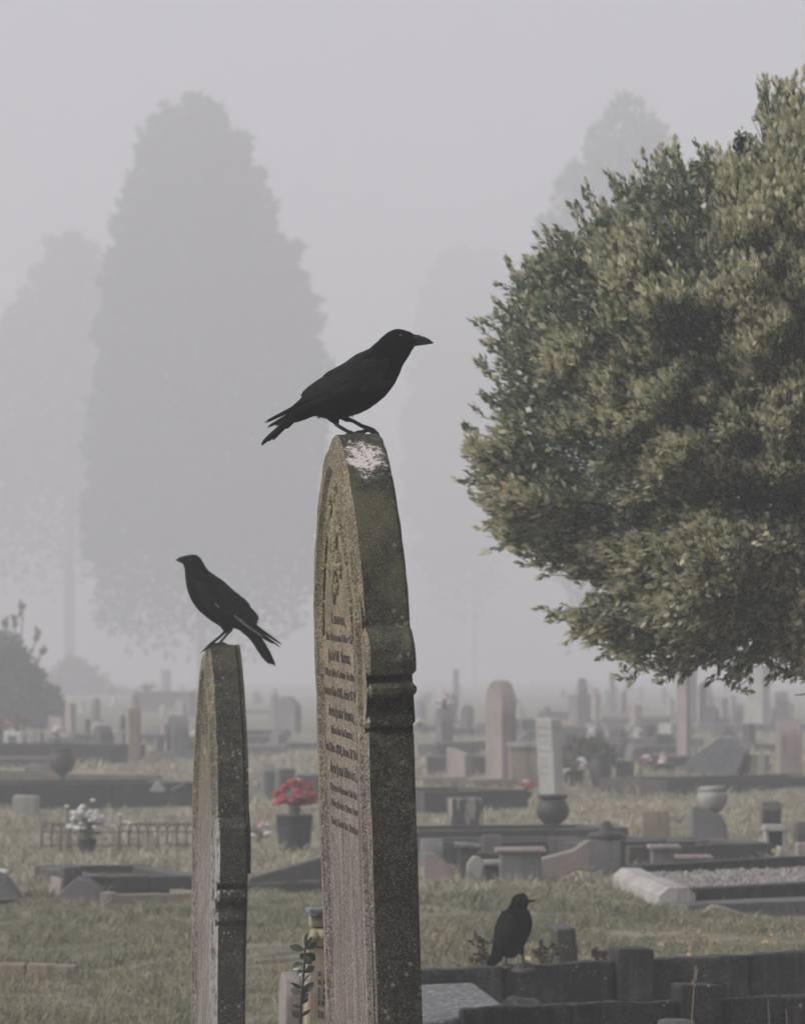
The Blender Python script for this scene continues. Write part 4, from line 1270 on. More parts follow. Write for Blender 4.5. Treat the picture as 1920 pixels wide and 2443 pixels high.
def headstone(label, left, corner, right, base, top, W, prof, mat, name='headstone', cat='headstone', side_mat=None, lean=(0, 0), plinth=0.0, lines=0, group=None):
    "stone seen on its edge: carved face turned left between columns left..corner, edge between corner..right"
    Y = gy(base); s = F / Y
    t = max(0.05, (right - corner) / s)
    face = max(0.02, (corner - left) / s)
    a = (corner - 960) / F
    phi = math.asin(min(0.95, face / W)) - a
    H = (base - top) / s
    cx = (corner - 960) / s
    c, sn = math.cos(phi), math.sin(phi)
    loc = (cx + c * t / 2 - sn * W / 2, Y + sn * t / 2 + c * W / 2, 0)
    root = thing(name, label, cat, loc, phi, rx=lean[0], ry=lean[1], group=group)
    h = W / 2
    if prof == 'flat': pts = [(-h, H), (h, H)]
    elif prof == 'round': pts = [(h * math.cos(x), H - h * 0.7 + h * 0.7 * math.sin(x)) for x in np.linspace(math.pi, 0, 13)]
    elif prof == 'gothic': pts = [(-h, H * 0.72), (-h * 0.85, H * 0.82), (-h * 0.5, H * 0.94), (0, H), (h * 0.5, H * 0.94), (h * 0.85, H * 0.82), (h, H * 0.72)]
    elif prof == 'peak': pts = [(-h, H * 0.8), (0, H), (h, H * 0.8)]
    elif prof == 'slant': pts = [(-h, H * 0.8), (h, H)]
    elif prof == 'ogee': pts = [(-h, H * 0.80), (-h * 0.7, H * 0.83), (-h * 0.6, H * 0.9), (-h * 0.3, H * 0.98), (0, H), (h * 0.3, H * 0.98), (h * 0.6, H * 0.9), (h * 0.7, H * 0.83), (h, H * 0.80)]
    loop = [(-h, -0.15)] + pts + [(h, -0.15)]
    bm = bmesh.new()
    x0 = t / 2
    r0 = [bm.verts.new((-x0, y, z)) for y, z in loop]; r1 = [bm.verts.new((x0, y, z)) for y, z in loop]
    n = len(loop)
    for k in range(n): bm.faces.new((r0[k], r0[(k + 1) % n], r1[(k + 1) % n], r1[k]))
    bm.faces.new(r0); bm.faces.new(r1[::-1])
    bmesh.ops.bevel(bm, geom=[e for e in bm.edges], offset=min(0.012, t * 0.12), segments=2, affect='EDGES', profile=0.5)
    obj('slab', bm, mat, root)
    if plinth:
        bm = bmesh.new()
        box(bm, -t / 2 - 0.06, t / 2 + 0.06, -h - 0.07, h + 0.07, -0.1, plinth, 0.012)
        obj('plinth', bm, side_mat or mat, root)
    for i in range(lines):
        bm = bmesh.new()
        z = H * (0.86 - 0.7 * i / max(1, lines))
        wd = h * rnd.uniform(0.5, 0.85)
        q = -wd
        while q < wd:
            L_ = rnd.uniform(0.02, 0.05)
            box(bm, -x0 - 0.001, -x0 + 0.002, q, q + L_ * 0.5, z, z + 0.02)
            q += L_
        obj('inscription_line', bm, M['grey'], root)['kind'] = 'stuff'
    return root

def block(label, x0, x1, base, top, depth, mat, name='stone_block', cat='stone', rz=0.0, cap=0.0, capmat=None, bev=0.015, taper=0.0, tilt=0.0, group=None, jit=0.006, rx=0.0, pieces=1):
    Y = gy(base); s = F / Y
    w, H = (x1 - x0) / s, (base - top) / s
    root = thing(name, label, cat, (((x0 + x1) / 2 - 960) / s, Y + depth / 2, 0), rz, rx=rx, ry=tilt, group=group)
    bm = bmesh.new()
    box(bm, -w / 2, w / 2, -depth / 2, depth / 2, -0.15, H - (cap if cap else 0), bev, top=(taper * w, 0), jit=jit)
    obj('block', bm, mat, root)
    if cap:
        bm = bmesh.new()
        box(bm, -w / 2 - 0.03, w / 2 + 0.03, -depth / 2 - 0.03, depth / 2 + 0.03, H - cap, H, bev, jit=jit)
        obj('capstone', bm, capmat or mat, root)
    return root

def rail(bm, a, b, h0, h1, th, z0=-0.15, bev=0.01, jit=0.004):
    "upright kerb between two ground points, leaning back side away from the viewer"
    a = Vector(a); b = Vector(b)
    d = (b - a); L = d.length; d.normalize()
    nrm = Vector((-d.y, d.x, 0))
    vs = []
    for (p, h) in ((a, h0), (b, h1)):
        for off in (0, th):
            for z in (z0, h):
                q = p + nrm * off
                vs.append(bm.verts.new((q.x + rnd.uniform(-jit, jit), q.y + rnd.uniform(-jit, jit), z + rnd.uniform(-jit, jit))))
    a00, a01, a10, a11, b00, b01, b10, b11 = vs
    fs = [bm.faces.new(q) for q in ((a00, b00, b01, a01), (a10, a11, b11, b10), (a01, b01, b11, a11), (a00, a10, b10, b00), (a00, a01, a11, a10), (b00, b10, b11, b01))]
    if bev:
        bmesh.ops.bevel(bm, geom=list({e for f in fs for e in f.edges}), offset=bev, segments=2, affect='EDGES', profile=0.6)

def plot(label, x0, b0, x1, b1, top0, top1, depth, mat, th=0.10, name='grave_kerb', cat='grave kerb', fill=None, left=True, right=True, back=True, nsplit=2, posts=None, backmat=None, leftmat=None, dirx=0.0, group=None):
    "kerbed plot: front rail from photo column x0 (foot row b0, crest row top0) to x1, running back by depth"
    a, b = P(x0, b0), P(x1, b1)
    root = thing(name, label, cat, a.lerp(b, 0.5), group=group)
    o = a.lerp(b, 0.5)
    ha, hb = (b0 - top0) * a.y / F, (b1 - top1) * b.y / F
    d = (b - a).normalized(); nrm = Vector((-d.y, d.x, 0)) + d * dirx
    for k in range(nsplit):
        u0, u1 = k / nsplit, (k + 1) / nsplit
        bm = bmesh.new()
        rail(bm, a.lerp(b, u0) - o + d * 0.002, a.lerp(b, u1) - o - d * 0.003, ha + (hb - ha) * u0 + rnd.uniform(-.006, .006), ha + (hb - ha) * u1 + rnd.uniform(-.006, .006), th)
        obj('kerb_stone', bm, mat, root)
    if back:
        bm = bmesh.new(); rail(bm, a + nrm * depth - o, b + nrm * depth - o, ha, hb, th); obj('kerb_stone', bm, backmat or mat, root)
    for on, p, h, sg in ((left, a, ha, 1), (right, b, hb, -1)):
        if on:
            bm = bmesh.new()
            p0 = p + nrm * (th + 0.004) - o; p1 = p + nrm * (depth - 0.004) - o
            if sg > 0: rail(bm, p1, p0, h * 0.98, h * 0.98, th * 1.1)
            else: rail(bm, p0, p1, h * 0.98, h * 0.98, th * 1.1)
            obj('kerb_stone', bm, leftmat or mat, root)
    if posts:
        for (u, v, w, h) in posts:
            bm = bmesh.new()
            c = a.lerp(b, u) + nrm * (v * depth) - o
            Mx = Matrix.Translation(c) @ Matrix.Rotation(math.atan2(d.y, d.x), 4, 'Z')
            box(bm, -w / 2, w / 2, -w * 0.4, w * 0.7, -0.15, h, 0.014, M=Mx, jit=0.004)
            obj('corner_post', bm, mat, root)
    if fill:
        bm = bmesh.new()
        q = [a + nrm * th - o, b + nrm * th - o, b + nrm * depth - o, a + nrm * depth - o]
        hz = min(ha, hb) * 0.62
        vs = [bm.verts.new((p.x, p.y, hz)) for p in q] + [bm.verts.new((p.x, p.y, -0.1)) for p in q]
        bm.faces.new(vs[:4])
        for k in range(4): bm.faces.new((vs[k], vs[(k + 1) % 4], vs[4 + (k + 1) % 4], vs[4 + k]))
        obj('infill', bm, fill, root)
    NO_GRASS.append((min(a.x, b.x) - 0.02, max(a.x, b.x) + 0.02, min(a.y, b.y) - 0.01, max(a.y, b.y) + depth))
    return root

def urn(label, x, base, top, width, mat, prof, name='stone_urn', plinth=None, rz=0.0, ry=0.0, z0=0.0, Y=None):
    Y = Y or gy(base); s = F / Y
    H, Wm = (base - top) / s, width / s
    root = thing(name, label, 'urn', ((x - 960) / s, Y, z0), rz, ry=ry)
    parts = prof
    for nm, pr in parts:
        bm = bmesh.new()
        lathe(bm, [(r * Wm / 2, z * H) for r, z in pr], 28)
        obj(nm, bm, mat, root, True)
    if plinth:
        bm = bmesh.new(); w, h = plinth
        box(bm, -w / 2, w / 2, -w / 2, w / 2, -0.15, h, 0.01)
        obj('plinth', bm, mat, root)
    return root

def wedge(label, pts_px, base, depth, mat, name='desk_tablet', cat='grave tablet', rz=0.0, top_mat=None, group=None):
    "solid with a given side outline (photo columns/rows), running back by depth"
    Y = gy(base); s = F / Y
    cx = sum(p[0] for p in pts_px) / len(pts_px)
    root = thing(name, label, cat, ((cx - 960) / s, Y, 0), rz, group=group)
    loop = [((px - cx) / s, (base - py) / s) for px, py in pts_px]
    bm = bmesh.new()
    r0 = [bm.verts.new((x + rnd.uniform(-.004, .004), 0, z)) for x, z in loop]; r1 = [bm.verts.new((x, depth, z)) for x, z in loop]
    n = len(loop)
    for k in range(n): bm.faces.new((r0[k], r0[(k + 1) % n], r1[(k + 1) % n], r1[k]))
    bm.faces.new(r0); bm.faces.new(r1[::-1])
    bmesh.ops.recalc_face_normals(bm, faces=bm.faces)
    bmesh.ops.bevel(bm, geom=[e for e in bm.edges], offset=0.008, segments=2, affect='EDGES', profile=0.5)
    obj('tablet', bm, mat, root)
    return root

def rock(bm, c, rx, ry, rz, seed, amp=0.25):
    r = bmesh.ops.create_icosphere(bm, subdivisions=3, radius=1.0)
    for v in r['verts']:
        k = 1 + amp * mnoise.noise(v.co * 1.7 + Vector((seed, seed * 2.1, 0))) + amp * 0.35 * mnoise.noise(v.co * 5 + Vector((0, seed, 0)))
        v.co = Vector((v.co.x * rx * k, v.co.y * ry * k, v.co.z * rz * k)) + Vector(c)

def petals(bm, c, r, n=6, rs=None):
    for q in range(n):
        a = 2 * math.pi * q / n + rnd.random()
        e = rnd.uniform(0.1, 0.9)
        d = Vector((math.cos(a) * math.cos(e), math.sin(a) * math.cos(e), math.sin(e)))
        blob(bm, Vector(c) + d * r * 0.55, r * 0.5, r * 0.42, r * 0.30, 1, d.to_track_quat('Z', 'Y').to_matrix(), rough=0.12)

def bouquet(label, x, base, top, width, mat, n, pot=None, leaves=True, name='flower_bouquet', cat='flowers', potname='vase', Y=None, cone=0.5, petal_n=6, shape='ball', z_floor=None):
    "heads spread over a dome between rows base..top, standing in an optional pot (mat, width px, height px)"
    Y = Y or gy(base); s = F / Y
    H = (base - top) / s; Wm = width / s
    zf = z_floor if z_floor is not None else CAM_H - (base - HOR) / s
    root = thing(name, label, cat, ((x - 960) / s, Y, zf))
    ph = 0.0
    if pot:
        pm, pw, phh = pot
        ph = phh / s
        bm = bmesh.new()
        w_ = pw / s / 2
        lathe(bm, [(w_ * 0.7, -0.05), (w_ * 0.78, 0), (w_ * 0.95, ph * 0.5), (w_, ph * 0.93), (w_ * 1.05, ph * 0.95), (w_ * 1.03, ph), (w_ * 0.85, ph * 0.96)], 18)
        obj(potname, bm, pm, root, True)
    r = Wm / 2
    hr = max(0.018, Wm / math.sqrt(n) * 0.62)
    for q in range(n):
        while True:
            p = Vector((rnd.uniform(-1, 1), rnd.uniform(-1, 1), rnd.uniform(-0.2, 1)))
            if 0.55 < p.length < 1.0: break
        bm = bmesh.new()
        petals(bm, (0, 0, 0), hr * rnd.uniform(0.75, 1.2), petal_n)
        o = obj('flower', bm, mat if not isinstance(mat, (list, tuple)) else rnd.choice(mat), root)
        o.location = (p.x * (r - hr * .6), p.y * (r - hr * .6) * 0.8, ph + (H - ph) * (0.28 + 0.62 * max(0, p.z)))
    if leaves:
        for q in range(10):
            bm = bmesh.new()
            a = rnd.uniform(0, 6.28)
            d = Vector((math.cos(a), math.sin(a) * 0.7, rnd.uniform(-0.1, 0.6)))
            c = Vector((0, 0, ph + (H - ph) * rnd.uniform(0.1, 0.4)))
            p0, p1 = c, c + d * r * rnd.uniform(0.8, 1.15)
            sd_ = d.cross(Vector((0, 0, 1))).normalized() * r * 0.16
            vs = [bm.verts.new(v) for v in (p0, p0.lerp(p1, .5) + sd_ + Vector((0, 0, r * .08)), p1, p0.lerp(p1, .5) - sd_ + Vector((0, 0, r * .08)))]
            bm.faces.new(vs)
            obj('leaf', bm, M['bush'], root)
        bm = bmesh.new()
        tube(bm, [(0, 0, max(0, ph - 0.02)), (0, 0, ph + (H - ph) * 0.5)], r * 0.22, 8)
        obj('stem_bunch', bm, M['bush'], root)
    return root

M['fl_white'] = plain('white_silk_petals', (0.72, 0.71, 0.70), (0.6, 0.59, 0.58), 0.8, 30)
M['fl_red'] = plain('red_silk_petals', (0.48, 0.055, 0.06), (0.34, 0.04, 0.045), 0.75, 30)
M['fl_pink'] = plain('pink_silk_petals', (0.66, 0.40, 0.44), (0.55, 0.28, 0.34), 0.8, 30)
M['fl_peach'] = plain('peach_silk_petals', (0.70, 0.42, 0.28), (0.6, 0.33, 0.2), 0.8, 30)
M['fl_rust'] = plain('rust_coloured_blooms', (0.24, 0.10, 0.085), (0.14, 0.07, 0.06), 0.85, 30)
M['fl_yellow'] = plain('yellow_petals', (0.62, 0.46, 0.12), (0.5, 0.34, 0.08), 0.8, 30)
M['pot'] = plain('dark_plastic_pot', (0.035, 0.036, 0.038), (0.05, 0.05, 0.05), 0.55, 20)
M['gravel'] = leafy('grey_grave_gravel', [(0.16, 0.15, 0.14), (0.28, 0.26, 0.24), (0.40, 0.38, 0.36), (0.22, 0.19, 0.17)], 0.85, 0.25)
M['earth'] = plain('dark_grave_soil', (0.06, 0.052, 0.04), (0.10, 0.09, 0.065), 0.95, 12, bump=0.8)

# --- far row, nearly lost in the mist
block('long low dark chest tomb far off at left, flowers on its lid', 322, 462, 1692, 1650, 1.2, M['dark'], 'chest_tomb', 'tomb', cap=0.12)
bouquet('white and pink flowers on the far chest tomb at left', 350, 1650, 1626, 60, [M['fl_white'], M['fl_pink']], 12, None, True, Y=gy(1692) + 0.5, z_floor=CAM_H - (1650 - HOR) * gy(1692) / F)
headstone('faint upright slab behind the far chest tomb at left', 384, 391, 408, 1668, 1598, 0.9, 'flat', M['grey'])
bouquet('peach coloured flowers in front of the faint hedge', 254, 1660, 1602, 30, M['fl_peach'], 9, (M['white'], 12, 24), True)
headstone('narrow pale stone with a white cap beside the shrub', 154, 168, 181, 1765, 1678, 0.6, 'flat', M['pink'], plinth=0.14)
headstone('tall plain tan slab between the chest tomb and the long dark kerb', 300, 307, 336, 1812, 1690, 0.8, 'flat', M['tan'])
headstone('thin dark slab just left of the tall tan slab', 287, 289, 300, 1794, 1706, 0.5, 'round', M['dark'])
headstone('small pale stone leaning left of the thin dark slab', 218, 228, 241, 1768, 1722, 0.5, 'round', M['pale'], lean=(0, R(4)))
headstone('small dark stone right beside the small pale stone at left', 203, 207, 216, 1765, 1716, 0.5, 'flat', M['dark'])
block('small square dark stone under the tall tan slab', 236, 262, 1778, 1750, 0.3, M['dark'])
bush('weed_clump', 'bare red stalks and weeds left of the white marble box', 'weeds', [(-20, 1725), (5, 1715), (14, 1760), (6, 1785), (-20, 1785)], 1786, 700, 0.09, 71, mat=M['fl_rust'])
def white_box():
    Y = gy(1790); s = F / Y
    root = thing('marble_flower_box', 'white marble box with an inset panel at the left edge', 'flower box', ((30 - 960) / s, Y, 0))
    w, H = 42 / s, 44 / s
    bm = bmesh.new(); box(bm, -w / 2, w / 2, 0, w, -0.1, H, 0.02); obj('box', bm, M['white'], root)
    bm = bmesh.new()
    e = w * 0.24
    for (a0, a1, c0, c1) in ((-w / 2 + e * .3, w / 2 - e * .3, H - e, H - e * .3), (-w / 2 + e * .3, w / 2 - e * .3, e * .3, e), (-w / 2 + e * .3, -w / 2 + e, e + .002, H - e - .002), (w / 2 - e, w / 2 - e * .3, e + .002, H - e - .002)):
        box(bm, a0, a1, -0.02, 0.004, c0, c1)
    obj('raised_frame', bm, M['white'], root)['kind'] = 'stuff'
    bm = bmesh.new(); box(bm, -w / 2 + e * 1.05, w / 2 - e * 1.05, -0.006, 0.004, e * 1.05, H - e * 1.05); obj('panel', bm, M['grey'], root)
    return root, H, Y
_, hb_, yb_ = white_box()
bouquet('dome of rust red blooms on the white marble box', 40, 1746, 1700, 68, M['fl_rust'], 30, None, True, Y=yb_ + 0.25, z_floor=hb_)
bouquet('red and white flowers right of the white marble box', 138, 1786, 1726, 44, [M['fl_white'], M['fl_rust'], M['fl_pink']], 9, (M['grey'], 20, 24), True)
plot('long dark kerb behind the spherical urn at left', -160, 1822, 308, 1818, 1778, 1776, 1.6, M['dark'], 0.14, fill=M['earth'])
urn('dark spherical stone urn on a footed stem at left', 148, 1884, 1786, 62, M['dark'], [
    ('bowl', [(0.30, 0.36), (0.70, 0.44), (0.94, 0.56), (1.0, 0.68), (0.94, 0.80), (0.72, 0.90), (0.66, 0.93)]),
    ('rim', [(0.66, 0.93), (0.78, 0.94), (0.80, 0.985), (0.70, 1.0), (0.5, 0.97)]),
    ('stem', [(0.62, 0.0), (0.60, 0.06), (0.36, 0.12), (0.26, 0.24), (0.30, 0.36)])], plinth=None)
plot('pale stone kerb plot behind the spherical urn', -170, 1872, 388, 1864, 1846, 1848, 2.2, M['tan'], 0.16, fill=M['earth'])
plot('long dark wall kerb crossing the left side under the spherical urn', -170, 1922, 480, 1914, 1872, 1866, 1.2, M['dark'], 0.12, nsplit=3, fill=M['earth'])
block('pale flat box stone low at the far left', 30, 88, 1934, 1900, 0.35, M['pale'])
wedge('small pale triangular stone in front of the long dark wall kerb', [(358, 1884), (376, 1860), (394, 1884), (394, 1890), (358, 1890)], 1922, 0.12, M['pale'], 'stone_fragment', 'stone')
wedge('narrow slanted slab beside the left gravestone', [(406, 1884), (444, 1864), (450, 1868), (412, 1890)], 1920, 0.3, M['grey'], 'leaning_slab', 'slab')
block('pale flat bench slab left of the left gravestone', 430, 492, 1766, 1746, 0.8, M['white'], 'bench_slab', 'bench')
headstone('blurred dark stone behind the pale bench slab', 398, 412, 452, 1812, 1708, 0.8, 'round', M['grey'])
block('dark low tomb right under the pale bench slab', 405, 495, 1806, 1768, 0.8, M['dark'], 'low_tomb', 'tomb')
headstone('faint grey headstone seen between the two tall gravestones', 654, 704, 721, 1760, 1662, 0.9, 'ogee', M['grey'])
headstone('faintest stone left of the faint grey headstone', 645, 655, 668, 1735, 1655, 0.7, 'gothic', M['grey'])
block('far dark kerb between the two tall gravestones', 560, 690, 1768, 1742, 1.2, M['dark'], 'low_tomb', 'tomb')
block('nearer dark kerb between the two tall gravestones', 660, 790, 1794, 1774, 1.2, M['dark'], 'low_tomb', 'tomb')
headstone('small dark stone with a pointed top behind the red flowers', 624, 628, 658, 1908, 1824, 0.5, 'peak', M['grey'])
headstone('low square dark stone just behind the red flowers', 660, 668, 704, 1900, 1836, 0.6, 'flat', M['dark'])
block('dark stone right of the red flowers, half behind the tall gravestone', 704, 768, 1916, 1850, 0.5, M['dark'])
bouquet('red silk flowers in a tall dark pot between the two gravestones', 702, 2040, 1852, 122, M['fl_red'], 44, (M['pot'], 86, 96), True, potname='pot', petal_n=7)
bouquet('single white bloom above the red flowers', 712, 1880, 1856, 18, M['fl_white'], 2, None, True, Y=gy(2040) + 0.1, z_floor=CAM_H - (1884 - HOR) * gy(2040) / F)
bouquet('low pink and white flowers left of the dark pot', 622, 2016, 1955, 60, [M['fl_pink'], M['bush'], M['fl_white'], M['bush']], 8, None, True)

# --- white flowers and hooped edging
bouquet('big bunch of white silk flowers in a dark pot, left foreground', 208, 2036, 1912, 116, M['fl_white'], 60, (M['pot'], 44, 34), True, potname='pot')
for px, py in ((222, 1912), (160, 1927), (287, 1945), (309, 1966), (270, 1972), (163, 1972)):
    Yq = gy(2030); zq = CAM_H - (py - HOR) * Yq / F
    lab = {222: 'white bloom standing highest above the white bunch', 160: 'white bloom at upper left of the white bunch', 287: 'white bloom upper right of the white bunch', 309: 'white bloom beside the hooped edging', 270: 'smallest white bloom at lower right of the white bunch', 163: 'white bloom low at left of the white bunch'}[px]
    root = thing('single_bloom', lab, 'flower', ((px - 960) / F * Yq, Yq, 0))
    bm = bmesh.new(); petals(bm, (0, 0, zq), 0.026 if px != 270 else 0.016, 7); obj('flower', bm, M['fl_white'], root)
    bm = bmesh.new(); tube(bm, [(0.0, 0.02, -0.02), (0.005, 0.01, zq * 0.6), (0, 0, zq)], 0.004, 5); obj('stalk', bm, M['bush'], root)
def hoops():
    Y = gy(2026); s = F / Y
    root = thing('hooped_edging', 'low bow topped wire edging right of the white flowers', 'edging', ((400 - 960) / s, Y, 0))
    x0 = 100; xs_ = list(range(x0, 560, 23))
    for i, px in enumerate(xs_):
        bm = bmesh.new()
        X = (px - 400) / s
        if px < 270 and px > 150: continue
        H = 62 / s; w = 23 / s
        tube(bm, [(X, 0, -0.05), (X, 0, H * 0.72), (X + w * 0.15, 0, H * 0.9), (X + w, 0.0, H), (X + w * 1.85, 0.0, H * 0.9), (X + 2 * w, 0.0, H * 0.72), (X + 2 * w, 0.0, -0.05)], 0.006, 6)
        obj('hoop', bm, M['iron'], root, True)
    for zz in (8, 40):
        bm = bmesh.new(); tube(bm, [((x0 - 400) / s, 0.004, zz / s), (0, 0.004, zz / s + .004), (180 / s, 0.004, zz / s)], 0.005, 6); obj('crossbar', bm, M['iron'], root, True)
hoops()

# --- second row, left
headstone('square dark block behind the wedge tablet at left', 147, 152, 196, 2148, 2070, 0.45, 'flat', M['dark'])
headstone('pale slab leaning beside the square dark block', 116, 140, 150, 2146, 2100, 0.5, 'flat', M['pink'], lean=(0, R(6)))
wedge('dark wedge shaped tablet with a pale sloping top at left', [(118, 2152), (182, 2096), (205, 2104), (240, 2128), (242, 2158), (118, 2158)], 2154, 0.42, M['grey'])
plot('dark double kerb running right behind the left grass', 214, 2140, 500, 2136, 2092, 2090, 1.5, M['dark'], 0.12, fill=M['earth'], posts=[(0.02, 0.0, 0.16, 0.12)])
plot('low pale stone edging along the grass at left', 268, 2152, 520, 2146, 2136, 2131, 0.7, M['tan'], 0.08)
block('small pale square stone at the end of the low edging', 240, 273, 2160, 2132, 0.14, M['pink'])
wedge('stone wedge with a white top cut by the left edge', [(-40, 2152), (-20, 2084), (8, 2100), (44, 2150)], 2154, 0.4, M['grey'])
block('white capped dark stub above the left edge wedge', -16, 7, 2120, 2076, 0.15, M['dark'], cap=0.03, capmat=M['white'])
plot('thin buried kerb line across the left grass', -60, 2306, 184, 2308, 2300, 2303, 0.5, M['tan'], 0.06, back=False, left=False, right=False)
wedge('long dark slab sloping up between the two gravestones', [(590, 2112), (596, 2096), (790, 2040), (800, 2112)], 2116, 0.25, M['dark'], 'sloping_slab', 'slab')
plot('dark kerb at the foot of the long sloping slab', 560, 2126, 800, 2122, 2108, 2104, 0.6, M['dark'], 0.1, back=False)

# --- right of the tall stone, far to near
headstone('thin far post standing behind the pink and white flowers', 1080, 1084, 1094, 1690, 1598, 0.4, 'flat', M['grey'], 'stone_post', 'post')
headstone('grey stone carrying the pink and white flowers right of the tall gravestone', 1038, 1052, 1082, 1800, 1690, 0.6, 'round', M['grey'])
bouquet('pink and white flowers on a grey stone right of the tall gravestone', 1060, 1696, 1646, 52, [M['fl_pink'], M['fl_white']], 14, None, True, Y=gy(1800) + 0.2, z_floor=CAM_H - (1694 - HOR) * gy(1800) / F)
bouquet('small white flowers beside the tall gravestone edge', 1000, 1735, 1722, 40, M['fl_white'], 6, None, True, Y=gy(1790))
headstone('tall pink and grey pillar stone, tallest of the misty right group', 1157, 1197, 1232, 1866, 1624, 0.95, 'round', M['pink'], 'pillar_stone', plinth=0.0)
headstone('broad pink sandstone headstone left of the tall pillar stone', 1064, 1108, 1128, 1858, 1786, 0.8, 'slant', M['pink'])
block('grey pedestal with a pale cap between pillar and white stone', 1216, 1284, 1876, 1772, 0.4, M['tan'], 'pedestal', 'pedestal', cap=0.06, capmat=M['pale'])
headstone('leaning pale stone with lines of writing behind the dark urn', 1284, 1322, 1347, 1900, 1714, 0.75, 'flat', M['pale'], lean=(0, R(-2.5)), lines=7)
bouquet('red and pink flowers at the foot of the pedestal', 1256, 1906, 1862, 44, [M['fl_red'], M['fl_pink'], M['fl_rust']], 9, (M['dark'], 30, 16), True)
headstone('dark far obelisk stone on a wide foot', 1376, 1383, 1402, 1740, 1618, 0.6, 'peak', M['grey'], 'obelisk', 'obelisk', plinth=0.8)
headstone('thinnest dark far post on a pedestal below the evergreen', 1454, 1457, 1467, 1702, 1606, 0.5, 'flat', M['grey'], 'stone_post', 'post', plinth=0.35)
headstone('pinkish far stone right of the far obelisk', 1404, 1420, 1430, 1720, 1640, 0.6, 'round', M['pink'])
block('low table tomb far off right of the leaning pale stone', 1400, 1450, 1752, 1728, 1.0, M['pale'], 'table_tomb', 'tomb')
block('wide far dark tomb under the thinnest post', 1440, 1600, 1740, 1706, 1.5, M['grey'], 'low_tomb', 'tomb', cap=0.1, capmat=M['pale'])
block('dark far tomb behind the leaning pale stone', 1310, 1400, 1790, 1734, 1.2, M['grey'], 'low_tomb', 'tomb')
headstone('small dark stone right of the far low table tomb', 1418, 1424, 1442, 1800, 1740, 0.5, 'round', M['dark'])
headstone('small pale leaning stone in the dark middle row', 1488, 1506, 1532, 1822, 1774, 0.5, 'gothic', M['grey'], lean=(0, R(5)))
bush('dark_shrub', 'dark low shrub mass behind the white dotted pots', 'shrub', [(1345, 1810), (1360, 1775), (1420, 1762), (1450, 1775), (1470, 1800), (1475, 1840), (1345, 1840)], 1842, 2600, 0.10, 81)
urn('round dark pot right of the white flower heads', 1432, 1876, 1806, 56, M['dark'], [('bowl', [(0.5, 0.0), (0.7, 0.1), (1.0, 0.5), (0.95, 0.8), (0.7, 0.95), (0.6, 1.0)]), ('rim', [(0.6, 1.0), (0.76, 1.0), (0.76, 1.05), (0.5, 1.04)])], name='round_pot')
bouquet('white flower heads beside the leaning pale stone', 1368, 1872, 1806, 56, [M['fl_white'], M['bush'], M['bush']], 10, (M['dark'], 50, 34), True)
block('square dark stone right of the round dark pot', 1472, 1512, 1862, 1816, 0.4, M['dark'])
bouquet('pale and rust flowers along the foot of the tall thin pillar', 1560, 1846, 1800, 90, [M['fl_pink'], M['fl_rust'], M['fl_white'], M['bush']], 16, None, True)
headstone('tall thin pale pillar under the evergreen', 1614, 1636, 1648, 1818, 1560, 0.5, 'flat', M['pink'], 'pillar_stone')
headstone('dark post just right of the tall thin pale pillar', 1646, 1650, 1662, 1735, 1600, 0.6, 'flat', M['grey'], 'stone_post', 'post')
headstone('far pinkish stone block left of the wide pale pillar', 1676, 1722, 1740, 1728, 1664, 1.2, 'flat', M['pink'])
headstone('far pale stone with a slanting top under the evergreen', 1660, 1690, 1702, 1735, 1626, 0.9, 'gothic', M['pale'])
headstone('wide pale pillar far off under the evergreen', 1784, 1818, 1838, 1736, 1590, 1.1, 'flat', M['pale'], 'pillar_stone')
block('long far dark kerb under the wide pale pillar', 1665, 1930, 1752, 1728, 1.6, M['grey'], 'low_tomb', 'tomb')
wedge('dark sloping ledger slab propped up below the evergreen', [(1624, 1836), (1636, 1818), (1712, 1762), (1745, 1760), (1752, 1762), (1778, 1790), (1772, 1808), (1760, 1850), (1640, 1850)], 1852, 0.8, M['ledger'], 'ledger_slab', 'slab', rz=R(-9))
headstone('grey stone with a rounded top at the right edge below the evergreen', 1850, 1858, 1912, 1862, 1716, 0.7, 'round', M['pink'])
headstone('small pale stone right of the propped ledger slab', 1762, 1792, 1808, 1852, 1800, 0.6, 'flat', M['tan'])
headstone('thin pale slab next to the small pale stone', 1812, 1824, 1832, 1856, 1802, 0.5, 'flat', M['grey'])
plot('long dark kerb below the propped ledger slab', 1590, 1888, 2060, 1880, 1862, 1852, 1.2, M['dark'], 0.12, fill=M['earth'])
plot('long dark kerb behind the striped headstone', 1012, 1934, 1262, 1930, 1888, 1884, 1.2, M['dark'], 0.12, fill=M['earth'])
M['striped'] = striped()
headstone('rough striped dark headstone with a pale top', 1064, 1076, 1154, 2004, 1906, 0.5, 'flat', M['striped'], side_mat=M['dark'], plinth=0.05)
urn('big dark footed urn with a wide rim, right of the striped headstone', 1318, 1998, 1896, 80, M['dark'], [
    ('bowl', [(0.28, 0.24), (0.46, 0.30), (0.86, 0.44), (1.0, 0.58), (0.98, 0.70), (0.82, 0.84), (0.70, 0.89)]),
    ('rim', [(0.70, 0.89), (0.90, 0.92), (0.93, 0.97), (0.86, 1.0), (0.70, 0.985), (0.62, 0.9)]),
    ('foot', [(0.66, 0.0), (0.64, 0.07), (0.40, 0.12), (0.26, 0.19), (0.28, 0.24)])])
plot('dark kerb under the big footed urn', 980, 2022, 1500, 2016, 1982, 1976, 0.9, M['dark'], 0.11, nsplit=3, fill=M['earth'])
plot('second dark kerb in front of the striped headstone', 980, 2046, 1470, 2040, 2012, 2006, 0.8, M['dark'], 0.10, nsplit=3, fill=M['earth'])
